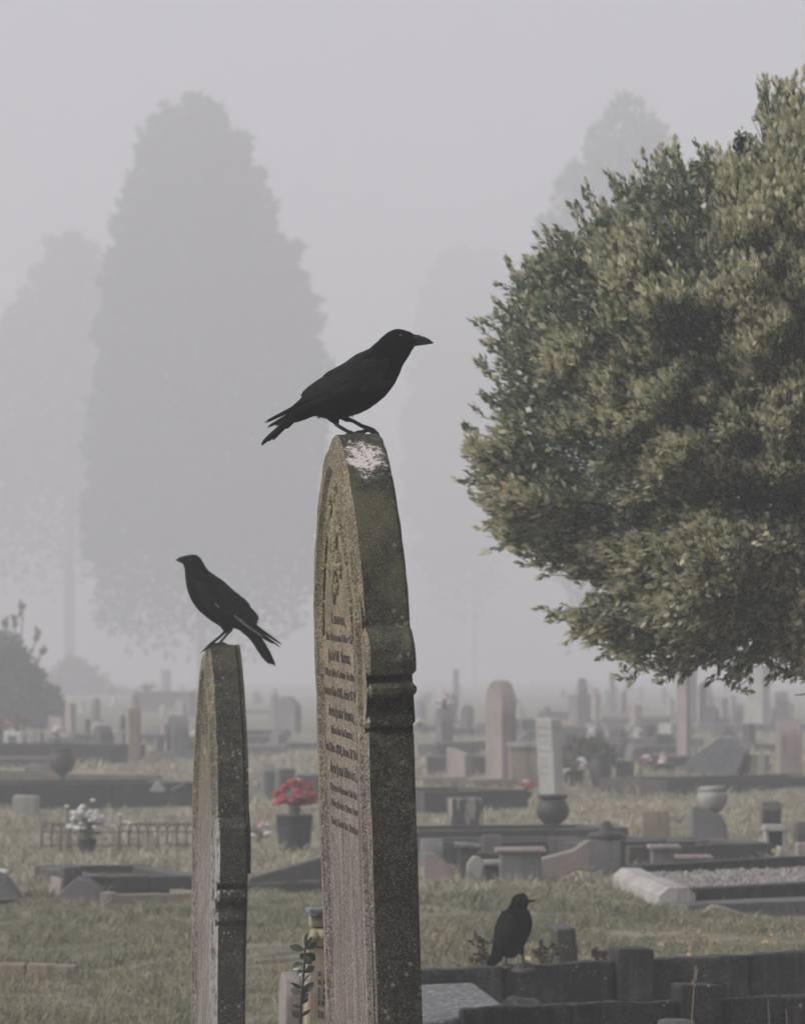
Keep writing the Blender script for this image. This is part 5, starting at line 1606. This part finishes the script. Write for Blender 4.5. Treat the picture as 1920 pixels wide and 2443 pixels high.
block('tiny yellow bloom stone', 1088, 1100, 2012, 1996, 0.06, M['fl_yellow'], 'yellow_bloom', 'flower') if False else None
bouquet('tiny yellow flower at the foot of the striped headstone', 1094, 2012, 1992, 13, M['fl_yellow'], 2, None, True, Y=gy(2030))

# --- more stones crowding the misty middle
headstone('faint round stone just right of the tall gravestone, above the small white flowers', 992, 1000, 1018, 1716, 1672, 0.6, 'round', M['grey'])
block('grey low box tomb right of the tall gravestone', 996, 1052, 1806, 1776, 0.9, M['grey'], 'low_tomb', 'tomb')
block('dark low kerb block left of the tall pillar stone foot', 1120, 1160, 1790, 1768, 0.5, M['dark'])
headstone('dark stone in the gap between pillar and leaning pale stone', 1236, 1240, 1280, 1752, 1716, 0.6, 'flat', M['dark'])
block('dark wide low tomb behind the pedestal', 1236, 1290, 1770, 1745, 1.2, M['dark'], 'low_tomb', 'tomb')
headstone('dark stone edge directly right of the leaning pale stone', 1346, 1350, 1376, 1842, 1748, 0.6, 'round', M['dark'])
headstone('tilted pale slab end among the dark shrub stones', 1398, 1412, 1420, 1776, 1730, 0.5, 'slant', M['pale'], lean=(0, R(7)))
headstone('dark small headstone above the square dark stone', 1470, 1478, 1500, 1812, 1760, 0.5, 'round', M['dark'])
headstone('dark square stone left of the tall thin pale pillar', 1560, 1566, 1606, 1800, 1752, 0.6, 'flat', M['dark'])
block('long grey far kerb across the gap under the evergreen', 1440, 1612, 1776, 1760, 1.2, M['grey'], 'low_tomb', 'tomb')
headstone('faint stone between the tall thin pillar and the wide pale pillar', 1740, 1748, 1772, 1745, 1680, 0.7, 'gothic', M['grey'])
headstone('faint stone right of the wide pale pillar', 1846, 1852, 1880, 1730, 1650, 0.8, 'round', M['grey'])
block('dark low block left of the grey rounded stone at the right edge', 1796, 1850, 1800, 1776, 0.6, M['dark'])
plot('dark kerb at the foot of the broad pink headstone', 1010, 1880, 1230, 1876, 1862, 1858, 0.8, M['tan'], 0.1)
block('pale footstone in front of the dark big urn', 1400, 1450, 1990, 1976, 0.25, M['pale'], 'footstone', 'stone')
headstone('dark low stone behind the pale leaning slab in the front row', 1000, 1006, 1060, 2066, 2004, 0.4, 'round', M['grey'])
headstone('dull grey rounded stone behind the dark front post', 1146, 1152, 1200, 2060, 1994, 0.4, 'round', M['dark'])
block('dark low kerb block between front post and brown block', 1140, 1198, 2072, 2036, 0.3, M['black'])
block('dark low stone in the far grass behind the long wall kerb at left', 60, 122, 1846, 1826, 0.6, M['grey'])
headstone('small dark stone between the tan slab and the left gravestone', 366, 372, 392, 1806, 1764, 0.5, 'flat', M['grey'])
block('pale small kerb end left of the left gravestone', 344, 380, 1822, 1802, 0.3, M['tan'], 'footstone', 'stone')

# --- rows of small stones melting into the mist
def far_rows():
    rs = random.Random(77)
    kinds = [('grey', 'faint small grey headstone in the far misty rows', 'faint grey headstones in the far rows', 'headstone', 26),
             ('dark', 'faint small dark headstone in the far misty rows', 'faint dark headstones in the far rows', 'headstone', 24),
             ('pale', 'faint small pale headstone in the far misty rows', 'faint pale headstones in the far rows', 'headstone', 16),
             ('pink', 'faint small pinkish headstone in the far misty rows', 'faint pinkish headstones in the far rows', 'headstone', 12)]
    for key, lab, grp, cat, n in kinds:
        for q in range(n):
            x = rs.uniform(10, 1910)
            if 730 < x < 1000: x = rs.uniform(1000, 1850)
            base = rs.uniform(1650, 1752) if rs.random() < 0.8 else rs.uniform(1752, 1800)
            hp = (base - 1605) * (rs.uniform(0.28, 0.58) if base < 1752 else rs.uniform(0.18, 0.34))
            w = (base - 1605) * rs.uniform(0.06, 0.16)
            headstone(lab, x - w * rs.uniform(0.6, 1.5), x, x + w * rs.uniform(0.7, 1.2), base, base - hp, rs.uniform(0.45, 0.8), rs.choice(['flat', 'round', 'gothic', 'ogee', 'peak', 'slant']), M[key], cat=cat,
                      lean=(R(rs.uniform(-3, 3)), R(rs.uniform(-4, 4))), plinth=rs.choice([0, 0, 0.1, 0.15]), group=grp)
    for q in range(34):
        x = rs.uniform(0, 1900)
        base = rs.uniform(1690, 1850)
        if 700 < x < 960: continue
        k = (base - 1605)
        w = k * rs.uniform(0.5, 1.4)
        block('low dark kerb block lying in the far misty rows', x - w / 2, x + w / 2, base, base - k * rs.uniform(0.08, 0.18), rs.uniform(0.6, 1.8), M['dark' if rs.random() < 0.7 else 'grey'], 'low_kerb', 'kerb', group='low kerbs in the far rows')
    for q in range(16):
        x = rs.choice([rs.uniform(0, 460), rs.uniform(1000, 1900), rs.uniform(1000, 1900)])
        base = rs.uniform(1680, 1880)
        k = base - 1605
        bouquet('small pale tuft of grave flowers in the far misty rows', x, base, base - k * 0.16, k * 0.16, [M['fl_white'], M['fl_pink'], M['fl_white'], M['fl_peach']], 4, None, False, petal_n=4)['group'] = 'small pale flowers in the far rows'
far_rows()

# --- front row, right of the tall stone
wedge('pale stone slab leaning right beside the tall gravestone', [(1008, 2108), (1010, 2034), (1040, 2038), (1076, 2070), (1090, 2108)], 2112, 0.16, M['pink'], 'leaning_slab', 'slab')
block('dark stone post with a pale top in the front row', 1094, 1138, 2096, 2014, 0.2, M['dark'], 'stone_post', 'post', cap=0.03, capmat=M['ledger'])
wedge('pale scrolled kerb end in front of the dark post', [(1110, 2108), (1114, 2062), (1128, 2044), (1144, 2046), (1158, 2062), (1152, 2080), (1150, 2108)], 2110, 0.14, M['pale'], 'scrolled_stone', 'stone')
block('dark square kerb block with a pale lid in the front row', 1154, 1194, 2106, 2056, 0.3, M['dark'], cap=0.025, capmat=M['pale'])
block('brown square block with a pale top edge in the front row', 1192, 1292, 2112, 2026, 0.32, M['grey'], cap=0.02, capmat=M['pink'])
wedge('rough pinkish stone sloping up to a pedestal', [(1288, 2100), (1292, 2050), (1368, 2030), (1402, 2006), (1410, 2008), (1412, 2082), (1380, 2076), (1330, 2096)], 2102, 0.25, M['pink'], 'broken_stone', 'stone')
def pedestal2():
    Y = gy(2078); s = F / Y
    root = thing('capped_pedestal', 'squat stone pedestal with an overhanging moulded cap', 'pedestal', ((1448 - 960) / s, Y + 0.12, 0))
    bm = bmesh.new(); box(bm, -40 / s, 34 / s, -0.1, 0.12, -0.1, 74 / s, 0.01); obj('block', bm, M['grey'], root)
    bm = bmesh.new(); box(bm, 34.5 / s, 46 / s, -0.06, 0.12, -0.1, 72 / s, 0.01); obj('buttress', bm, M['dark'], root)
    bm = bmesh.new(); lathe(bm, [(38 / s, 74 / s), (44 / s, 78 / s), (45 / s, 86 / s), (36 / s, 90 / s), (16 / s, 92 / s), (15 / s, 106 / s), (10 / s, 114 / s), (5 / s, 118 / s)], 20); obj('cap', bm, M['dark'], root, True)
pedestal2()
plot('dark kerb running right from the capped pedestal', 1490, 2052, 1690, 2046, 2008, 2004, 0.8, M['dark'], 0.1)
plot('long dark kerb in front of the pale bowl urn', 1500, 2060, 1846, 2054, 2022, 2010, 1.0, M['dark'], 0.12, nsplit=2, fill=M['earth'])
block('dark block with a pale top before the long kerb', 1556, 1616, 2068, 2018, 0.25, M['grey'], cap=0.025, capmat=M['pink'])
block('low flat pinkish block right of the pale topped block', 1622, 1690, 2072, 2042, 0.25, M['dark'], cap=0.025, capmat=M['pink'])
wedge('grey stone with a sloping top carrying the pale bowl urn', [(1650, 2006), (1652, 1926), (1664, 1924), (1720, 1944), (1732, 1970), (1738, 2006)], 2008, 0.3, M['grey'], 'sloping_stone', 'stone')
urn('pale bowl urn with a white rim on a sloping stone', 1702, 1938, 1874, 72, M['pale'], [
    ('bowl', [(0.30, 0.0), (0.52, 0.06), (0.80, 0.24), (0.96, 0.46), (1.0, 0.60), (0.98, 0.70), (0.80, 0.76), (0.76, 0.80)]),
    ('rim', [(0.76, 0.80), (0.84, 0.84), (0.84, 0.97), (0.80, 1.0), (0.66, 0.98)])], z0=CAM_H - (1940 - HOR) * (gy(2008) + 0.16) / F, Y=gy(2008) + 0.16, ry=R(-3))
headstone('small pointed dark headstone right of the pale bowl urn', 1814, 1820, 1864, 2004, 1914, 0.35, 'peak', M['dark'])
def small_table():
    Y = gy(2040); s = F / Y
    root = thing('table_tomb', 'small pale table tomb with a dark hollow, right edge', 'tomb', ((1848 - 960) / s, Y, 0))
    bm = bmesh.new(); box(bm, -28 / s, 30 / s, 0, 0.3, 56 / s, 70 / s, 0.01, top=(0.01, 0.01)); obj('top_slab', bm, M['pale'], root)
    for a, b in ((-22, -14), (20, 29)):
        bm = bmesh.new(); box(bm, a / s, b / s, 0.01, 0.28, -0.1, 56 / s - 0.002, 0.006); obj('leg', bm, M['pale'], root)
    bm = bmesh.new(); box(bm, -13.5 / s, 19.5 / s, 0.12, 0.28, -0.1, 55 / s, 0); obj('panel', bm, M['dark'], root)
small_table()
headstone('dark arched stone cut off by the right edge', 1892, 1900, 1950, 2034, 1962, 0.35, 'round', M['dark'])
wedge('small pale kerb end sloping down at the right edge', [(1856, 2044), (1860, 2020), (1892, 2036), (1900, 2048)], 2050, 0.3, M['pale'], 'kerb_end', 'kerb')
block('pink block at the right edge above the gravel plot', 1902, 1990, 2056, 2014, 0.3, M['pink'])
bouquet('small yellow flower near the right edge kerb', 1846, 2042, 2020, 12, M['fl_yellow'], 2, None, True, Y=gy(2060))
block('pale square stone lying in grass behind the pale topped block', 1530, 1600, 1996, 1934, 0.2, M['tan'], taper=0.04)

# --- gravel plot at the right
def gravel_plot():
    a = P(1614, 2172); b = P(2070, 2152)
    Yl = gy(2172)
    ha = (2172 - 2124) * Yl / F
    back_l = P(1502, 2124 - 2)                    # far end of the pale end kerb
    o = a.copy()
    root = thing('gravel_grave', 'kerbed grave filled with grey gravel, pale end kerb, right of the grass', 'grave', o)
    th = 0.13
    bm = bmesh.new(); rail(bm, a - o, b - o, ha, ha + 0.02, th); obj('front_kerb', bm, M['black'], root)
    bl = back_l; br = bl + (b - a)
    bm = bmesh.new(); rail(bm, bl - o + Vector((0.04, 0, 0)), br - o, ha + 0.03, ha + 0.05, th); obj('back_kerb', bm, M['black'], root)
    # end kerb with a roof shaped top
    d = (bl - a); L = d.length; d.normalize(); nrm = Vector((d.y, -d.x, 0))
    bm = bmesh.new()
    secs = []
    for u in (0, 0.33, 0.66, 1.0):
        p = a + d * (L * u + 0.06 * (u - 0.5)) - o
        lift = 0.012 * math.sin(u * 9)
        ring = []
        for off, z in ((-0.10, -0.15), (-0.10, ha * 0.72 + lift), (-0.045, ha * 1.12 + lift), (0.06, ha * 1.12 + lift), (0.10, ha * 0.8), (0.10, -0.15)):
            q = p + nrm * off
            ring.append(bm.verts.new((q.x, q.y, z)))
        secs.append(ring)
    for r0, r1 in zip(secs, secs[1:]):
        for k in range(6): bm.faces.new((r0[k], r0[(k + 1) % 6], r1[(k + 1) % 6], r1[k]))
    bm.faces.new(secs[0][::-1]); bm.faces.new(secs[-1])
    obj('end_kerb', bm, M['bright'], root)
    # gravel
    rs = np.random.RandomState(3)
    n = 5200
    u, v = rs.rand(n), rs.rand(n)
    c = np.array(a - o)[None] + np.array(b - a)[None] * u[:, None] + np.array(bl - a)[None] * (0.05 + 0.9 * v[:, None])
    c[:, 2] = ha * 0.80 + rs.uniform(-.012, .012, n)
    r = rs.uniform(0.008, 0.02, n)
    octa = np.array([(1, 0, 0), (-1, 0, 0), (0, 1, 0), (0, -1, 0), (0, 0, 1), (0, 0, -1)], float)
    V = c[:, None] + octa[None] * r[:, None, None] * rs.uniform(0.6, 1.2, (n, 6, 1))
    T = np.array([(0, 2, 4), (2, 1, 4), (1, 3, 4), (3, 0, 4), (2, 0, 5), (1, 2, 5), (3, 1, 5), (0, 3, 5)])
    np_obj('gravel', V.reshape(-1, 3), (np.arange(n)[:, None, None] * 6 + T[None]).reshape(-1, 3), 3, [M['gravel']], root)['kind'] = 'stuff'
    bm = bmesh.new()
    vs = [bm.verts.new((p.x, p.y, ha * 0.74)) for p in (a - o, b - o, br - o, bl - o)]
    bm.faces.new(vs); obj('soil_bed', bm, M['earth'], root)
    bm = bmesh.new(); rail(bm, P(1640, 2178) - o, P(2070, 2164) - o, 0.045, 0.05, 0.3); obj('footing', bm, M['grey'], root)
    NO_GRASS.append((a.x + 0.02, b.x, a.y - 0.25, bl.y + 0.1))
gravel_plot()
wedge('flat broken stone lying in the grass below the gravel grave', [(1668, 2184), (1700, 2162), (1728, 2166), (1776, 2182), (1776, 2188), (1668, 2188)], 2188, 0.18, M['tan'], 'broken_stone', 'stone')

# --- foreground right: dark kerb walls, posts and a ledger
def dark_wall(label, Y0, x0, t0, x1, t1, ang, post_x, post_w, post_top, th=0.11, extra=None):
    "kerb wall whose crest runs from (x0,t0) to (x1,t1) in the photo, at depth Y0 for column x0"
    a = Pd(x0, t0, Y0)
    # go right, receding slightly
    s0 = F / Y0
    dx = (x1 - x0) / s0
    b = Pd(x1, t1, Y0 + dx * math.tan(ang))
    root = thing('kerb_wall', label, 'kerb wall', (a.x, a.y, 0))
    o = Vector((a.x, a.y, 0))
    px = post_x
    u = (px - x0) / (x1 - x0)
    segs = [(0, u - post_w * 0.5 / (x1 - x0)), (u + post_w * 0.5 / (x1 - x0), 1)]
    for (u0, u1) in segs:
        k = 2 if (u1 - u0) > 0.3 else 1
        for q in range(k):
            v0, v1 = u0 + (u1 - u0) * q / k, u0 + (u1 - u0) * (q + 1) / k
            p0, p1 = a.lerp(b, v0), a.lerp(b, v1)
            bm = bmesh.new()
            rail(bm, Vector((p0.x + .001, p0.y, 0)) - o, Vector((p1.x - .001, p1.y, 0)) - o, p0.z, p1.z, th, z0=-0.2, bev=0.012, jit=0.003)
            bmesh.ops.subdivide_edges(bm, edges=[e for e in bm.edges if e.calc_length() > 0.3], cuts=18)
            for v in bm.verts:
                nz_ = mnoise.noise(Vector((v.co.x * 9, v.co.y * 9, v.co.z * 9)))
                n2_ = mnoise.noise(Vector((v.co.x * 31, v.co.y * 31, v.co.z * 31 + 4)))
                v.co.z += 0.007 * nz_ + 0.004 * n2_
                v.co.y += 0.005 * n2_
            obj('kerb_stone', bm, M['black'], root)
    p = a.lerp(b, u)
    s = F / p.y
    h = CAM_H - (post_top - HOR) / s
    w = post_w / s
    bm = bmesh.new()
    Mx = Matrix.Translation(Vector((p.x - o.x, p.y - o.y, 0))) @ Matrix.Rotation(ang + R(2), 4, 'Z')
    box(bm, -w / 2 + 0.002, w / 2 - 0.002, -0.035, th + 0.035, -0.2, h, 0.012, M=Mx, jit=0.004)
    obj('post', bm, M['black'], root)
    NO_GRASS.append((a.x - 0.1, b.x + 0.2, a.y - 0.02, b.y + th))
    return root
dark_wall('dark wet kerb wall carrying the upright crow, its square post in the middle', 16.9, 940, 2320, 2020, 2268, R(9), 1510, 92, 2262)
dark_wall('nearest dark kerb wall along the bottom right corner, with a lower square post', 15.1, 1105, 2408, 2020, 2374, R(9), 1666, 100, 2350)
def ledger():
    a, b, c, d = Pd(930, 2352, 16.75), Pd(1132, 2345, 16.7), Pd(1212, 2404, 15.35), Pd(900, 2470, 14.9)
    root = thing('ledger_slab', 'bluish grey flat ledger slab with lichen, between the tall gravestone and kerb wall', 'slab', (a.x, a.y, 0))
    o = Vector((a.x, a.y, 0))
    bm = bmesh.new()
    top = [bm.verts.new(p - o) for p in (a, b, c, d)]
    bot = [bm.verts.new(Vector((p.x, p.y, -0.1)) - o) for p in (a, b, c, d)]
    fs = [bm.faces.new(top), bm.faces.new(bot[::-1])]
    for k in range(4): fs.append(bm.faces.new((top[k], top[(k + 1) % 4], bot[(k + 1) % 4], bot[k])))
    bmesh.ops.bevel(bm, geom=[e for e in bm.edges], offset=0.014, segments=2, affect='EDGES', profile=0.5)
    obj('slab', bm, M['ledger'], root)
    NO_GRASS.append((-0.2, 0.42, 14.8, 16.8))
ledger()
def lumps():
    Y = 16.2; s = F / Y
    x = (1236 - 960) / s
    root = thing('broken_stone', 'broken grey lump of stone below the upright crow, behind the near kerb wall', 'stone', (x, Y, 0))
    zc = CAM_H - (2420 - HOR) / s
    bm = bmesh.new(); rock(bm, (0, 0, zc), 0.10, 0.08, 0.06, 3.0, 0.3); obj('lump', bm, M['dark'], root)
lumps()
# crow's low stone under its feet
def hump():
    Y = 16.96; s = F / Y
    root = thing('stone_hump', 'low pinkish stone hump under the upright crow feet', 'stone', ((1238 - 960) / s, Y, 0))
    zt = CAM_H - (2300 - HOR) / s
    bm = bmesh.new(); rock(bm, (0, 0.05, zt - 0.026), 0.085, 0.045, 0.022, 8.0, 0.3); obj('lump', bm, M['grey'], root, True)
hump()
headstone('small mottled slanting stone behind the kerb wall, right of the upright crow', 1325, 1342, 1388, 2398, 2216, 0.35, 'flat', M['dark'], lean=(0, R(-5)))
block('rounded grey stone top peeping over the bottom edge', 1568, 1660, 2560, 2434, 0.1, M['grey'], 'rounded_stone', 'stone', bev=0.03)

# --- stones behind the tall gravestone's left edge
def carved_pale():
    Y = 12.3; s = F / Y
    x0 = (732 - 960) / s
    root = thing('carved_headstone', 'pale buff carved headstone with a stepped cap, half hidden by the tall gravestone', 'headstone', (x0, Y, 0), R(6))
    zt = lambda py: CAM_H - (py - HOR) / s
    M_ = M['buff']
    bm = bmesh.new(); box(bm, 0.0, 0.22, 0.0, 0.11, -0.2, zt(2262), 0.008); obj('slab', bm, M_, root)
    bm = bmesh.new(); box(bm, 0.015, 0.21, -0.012, 0.10, zt(2262) + .001, zt(2215), 0.018, jit=0.004); obj('shoulder', bm, M_, root)
    bm = bmesh.new(); box(bm, 0.012, 0.213, 0.01, 0.10, zt(2215) + .001, zt(2188), 0.006); obj('neck', bm, M['tan'], root)
    bm = bmesh.new(); box(bm, 0.005, 0.22, -0.012, 0.12, zt(2188) + .001, zt(2170), 0.008); obj('cap', bm, M['ledger'], root)
    for i in range(10):
        bm = bmesh.new()
        a = i * 0.021
        blob(bm, (0.0 + a, -0.012, zt(2246) + 0.02 * math.sin(i * 0.9) - 0.002 * i), 0.014, 0.014, 0.014, 2, rough=0.15)
        obj('carved_boss', bm, M_, root, True)
    for j, py in enumerate((2330, 2350, 2368, 2384, 2400, 2430)):
        bm = bmesh.new()
        q = 0.03
        while q < 0.19:
            w = rnd.uniform(0.004, 0.008)
            box(bm, q, q + w, -0.003, 0.002, zt(py), zt(py) + (0.022 if j == 5 else 0.014) * rnd.uniform(0.7, 1.1))
            q += w + rnd.uniform(0.005, 0.012)
        obj('inscription_line', bm, M['lead'], root)['kind'] = 'stuff'
M['buff'] = stone('buff_carved_sandstone', (0.44, 0.36, 0.25), (0.34, 0.28, 0.20), fleck=(0.6, 0.56, 0.46), stain=(0.06, 0.055, 0.045), stain_amt=0.6, scale=1.2)
carved_pale()
headstone('small rounded pale stone in the grass left of the tall gravestone', 664, 680, 722, 2462, 2326, 0.3, 'round', M['pink'])
block('white pebble stone beside the small rounded stone', 700, 724, 2424, 2372, 0.08, M['white'], 'white_stone', 'stone', bev=0.03)

# leafy stem in front of the pale carved stone
M['stem_leaf'] = leafy('dark_glossy_leaf', [(0.022, 0.030, 0.016), (0.035, 0.045, 0.022), (0.06, 0.07, 0.04), (0.028, 0.036, 0.02)], 0.35, 0.5)
def leaf_stem():
    Y = 11.5; s = F / Y
    root = thing('leafy_stem', 'single upright stem with dark glossy leaves left of the tall gravestone', 'plant', ((716 - 960) / s, Y, 0))
    L = lambda px, py, dy=0: Vector(((px - 716) / s, dy, CAM_H - (py - HOR) / s))
    pts = [(712, 2560), (716, 2443), (718, 2400), (722, 2352), (726, 2310), (728, 2270), (730, 2245), (734, 2228)]
    bm = bmesh.new(); tube(bm, [Vector((0, 0, -0.05))] + [L(*p) for p in pts], [0.0035] * 4 + [0.003, 0.0028, 0.0025, 0.002, 0.0012], 8); obj('stem', bm, M['bark'], root, True)
    for (x0, y0, x1, y1, w) in ((728, 2268, 690, 2258, 17), (730, 2266, 757, 2250, 19), (728, 2262, 734, 2226, 13), (732, 2262, 744, 2236, 10), (727, 2275, 716, 2290, 14), (729, 2275, 752, 2292, 22), (727, 2282, 742, 2300, 20),
                             (726, 2300, 695, 2312, 20), (727, 2322, 750, 2306, 17), (724, 2318, 708, 2328, 18), (724, 2345, 742, 2325, 10), (722, 2360, 694, 2345, 8), (721, 2372, 693, 2360, 18), (721, 2376, 747, 2344, 20), (720, 2392, 734, 2362, 16),
                             (719, 2398, 732, 2376, 18), (718, 2406, 697, 2398, 8), (716, 2430, 698, 2412, 18), (718, 2428, 740, 2410, 10), (716, 2470, 694, 2448, 18), (716, 2468, 742, 2446, 16)):
        bm = bmesh.new()
        a, b = L(x0, y0), L(x1, y1, rnd.uniform(-0.012, 0.012))
        d = b - a
        n_ = Vector((0, -1, 0)) * rnd.choice((1, 0.8)) + Vector((rnd.uniform(-.5, .5), 0, rnd.uniform(0, .6)))
        sd_ = d.cross(n_).normalized() * (w / s) * 1.05
        up = sd_.cross(d).normalized() * (w / s) * 0.18
        ctr = []
        for u, k in ((0.0, 0.05), (0.2, 0.55), (0.45, 1.0), (0.7, 0.9), (0.88, 0.5), (1.0, 0.08)):
            c = a + d * u - up * (u * u * 1.5)
            ctr.append([bm.verts.new(c + sd_ * k * .5 + up * k), bm.verts.new(c), bm.verts.new(c - sd_ * k * .5 + up * k)])
        for r0, r1 in zip(ctr, ctr[1:]):
            for k in (0, 1): bm.faces.new((r0[k], r0[k + 1], r1[k + 1], r1[k]))
        obj('leaf', bm, M['stem_leaf'], root, True)
leaf_stem()

# dry stalk in front of the near kerb post, weeds, fallen leaves
M['dry'] = plain('dry_pale_stalk', (0.30, 0.23, 0.17), (0.22, 0.17, 0.12), 0.9, 60)
def stalk(label, pts, Y, r0=0.0028, heads=True):
    s = F / Y
    root = thing('dry_stalk', label, 'dry plant', ((pts[0][0] - 960) / s, Y, 0))
    x0 = (pts[0][0] - 960) / s
    L = [Vector(((px - 960) / s - x0, 0, CAM_H - (py - HOR) / s)) for px, py in pts]
    L = [Vector((0, 0, -0.03))] + L
    bm = bmesh.new(); tube(bm, L, [r0 * (1 - 0.7 * i / len(L)) for i in range(len(L))], 6); obj('stem', bm, M['dry'], root)
    if heads:
        for q in range(9):
            bm = bmesh.new()
            p = L[-1].lerp(L[-2], q / 9 * 1.2) + Vector((rnd.uniform(-.006, .006), 0, 0))
            blob(bm, p, 0.0035, 0.0035, 0.007, 1, rough=0.3)
            obj('seed_head', bm, M['dry'], root)
stalk('tall dry stalk with seed heads in front of the near kerb post', [(1648, 2470), (1652, 2400), (1656, 2350), (1658, 2310)], 14.7)
stalk('thin dry stalk leaning before the right part of the near kerb wall', [(1836, 2480), (1834, 2420), (1832, 2390)], 14.6, 0.002, False)
stalk('forked dry stalk at the bottom right', [(1868, 2490), (1878, 2440), (1874, 2408)], 14.5, 0.002, False)
def weed(label, x, base_py, Y, hpx, n, seed, mat):
    rs = random.Random(seed)
    s = F / Y
    root = thing('dry_weed', label, 'weed', ((x - 960) / s, Y, 0))
    z0 = max(0.0, CAM_H - (base_py - HOR) / s)
    for q in range(n):
        bm = bmesh.new()
        a = rs.uniform(-1, 1); h = hpx / s * rs.uniform(0.5, 1.0)
        tip = Vector((a * hpx * 0.55 / s, rs.uniform(-.05, .05), z0 + h))
        tube(bm, [(a * 0.01, 0, -0.03), (a * 0.02, 0, z0), (tip.x * 0.6, tip.y * .5, z0 + h * 0.6), tip], [0.0025, 0.0022, 0.0018, 0.0008], 5)
        for k in range(5):
            p = Vector((tip.x * 0.6, tip.y * .5, z0 + h * 0.6)).lerp(tip, rs.random())
            d = Vector((rs.uniform(-1, 1), rs.uniform(-.6, .6), rs.uniform(-.2, .8))).normalized() * rs.uniform(0.012, 0.028)
            sd_ = d.cross(Vector((rs.uniform(-1, 1), rs.uniform(-1, 1), .3))).normalized() * d.length * 0.35
            vs = [bm.verts.new(v) for v in (p, p + d * .5 + sd_, p + d, p + d * .5 - sd_)]
            bm.faces.new(vs)
        o = obj('shoot', bm, mat, root)
        o['kind'] = 'stuff'
M['weed'] = leafy('withered_dark_weed', [(0.045, 0.038, 0.03), (0.08, 0.06, 0.045), (0.06, 0.06, 0.035)], 0.85, 0.2)
weed('withered dark weed left of the upright crow', 1158, 2290, 17.6, 70, 9, 1, M['weed'])
weed('dark weed tuft between the upright crow and the slanting stone', 1302, 2304, 17.7, 60, 12, 2, M['weed'])
weed('dark weed tuft between the slanting stone and the square post', 1430, 2300, 17.8, 38, 12, 3, M['weed'])
weed('withered weed beside the crow tail, low behind the kerb wall', 1140, 2316, 17.4, 45, 8, 4, M['weed'])

M['fallen'] = leafy('fallen_buff_leaf', [(0.50, 0.40, 0.22), (0.42, 0.31, 0.16), (0.55, 0.48, 0.33)], 0.8, 0.2)
def fallen():
    rs = random.Random(9)
    mes = []
    for q in range(5):
        me = bpy.data.meshes.new('fallen_leaf')
        l, w = 0.030 + 0.004 * q, 0.018 + 0.002 * q
        me.from_pydata([(-l / 2, 0, 0.004), (-l * .15, w * .5, 0.012), (l * .2, w * .42, .010), (l / 2, 0, 0.002), (l * .2, -w * .42, .012), (-l * .15, -w * .5, .006), (0, 0, 0.0)], [], [(0, 6, 1), (1, 6, 2), (2, 6, 3), (3, 6, 4), (4, 6, 5), (5, 6, 0)])
        me.materials.append(M['fallen'])
        mes.append(me)
    spots = [(rs.uniform(1000, 1920), rs.uniform(2200, 2300)) for q in range(34)] + [(rs.uniform(1560, 1920), rs.uniform(2225, 2270)) for q in range(22)] + [(92, 2347), (350, 2366), (1450, 2205), (1590, 2228), (1628, 2236)]
    for x, y in spots:
        p = P(x, y + 110 if x > 900 else y)
        p = P(x, max(y, 2200), 0.06) if x > 900 else P(x, y, 0.05)
        o = bpy.data.objects.new('fallen_leaf', mes[rs.randrange(5)])
        COL.objects.link(o)
        o.location = (p.x, p.y, gz(p.x, p.y) + 0.06)
        o.rotation_euler = (rs.uniform(0.1, 0.8), rs.uniform(-.5, .5), rs.uniform(0, 6.28))
        tag(o, 'small buff fallen leaf lying in the grass', 'fallen leaf', 'fallen leaves scattered in the grass')
fallen()

# ------------------------------------------------------------------ turf and long grass
grass('grass', 360000, 15.0, 27.0, 0.032, 0.0034, M['grass'], 1, keep=not_in_plots, spread=1.3)
grass('meadow_grass', 170000, 26.0, 48.0, 0.042, 0.0045, M['straw'], 2, keep=not_in_plots, spread=1.2)
grass('distant_grass', 90000, 47.0, 95.0, 0.065, 0.0065, M['straw'], 3, keep=not_in_plots, spread=1.0)
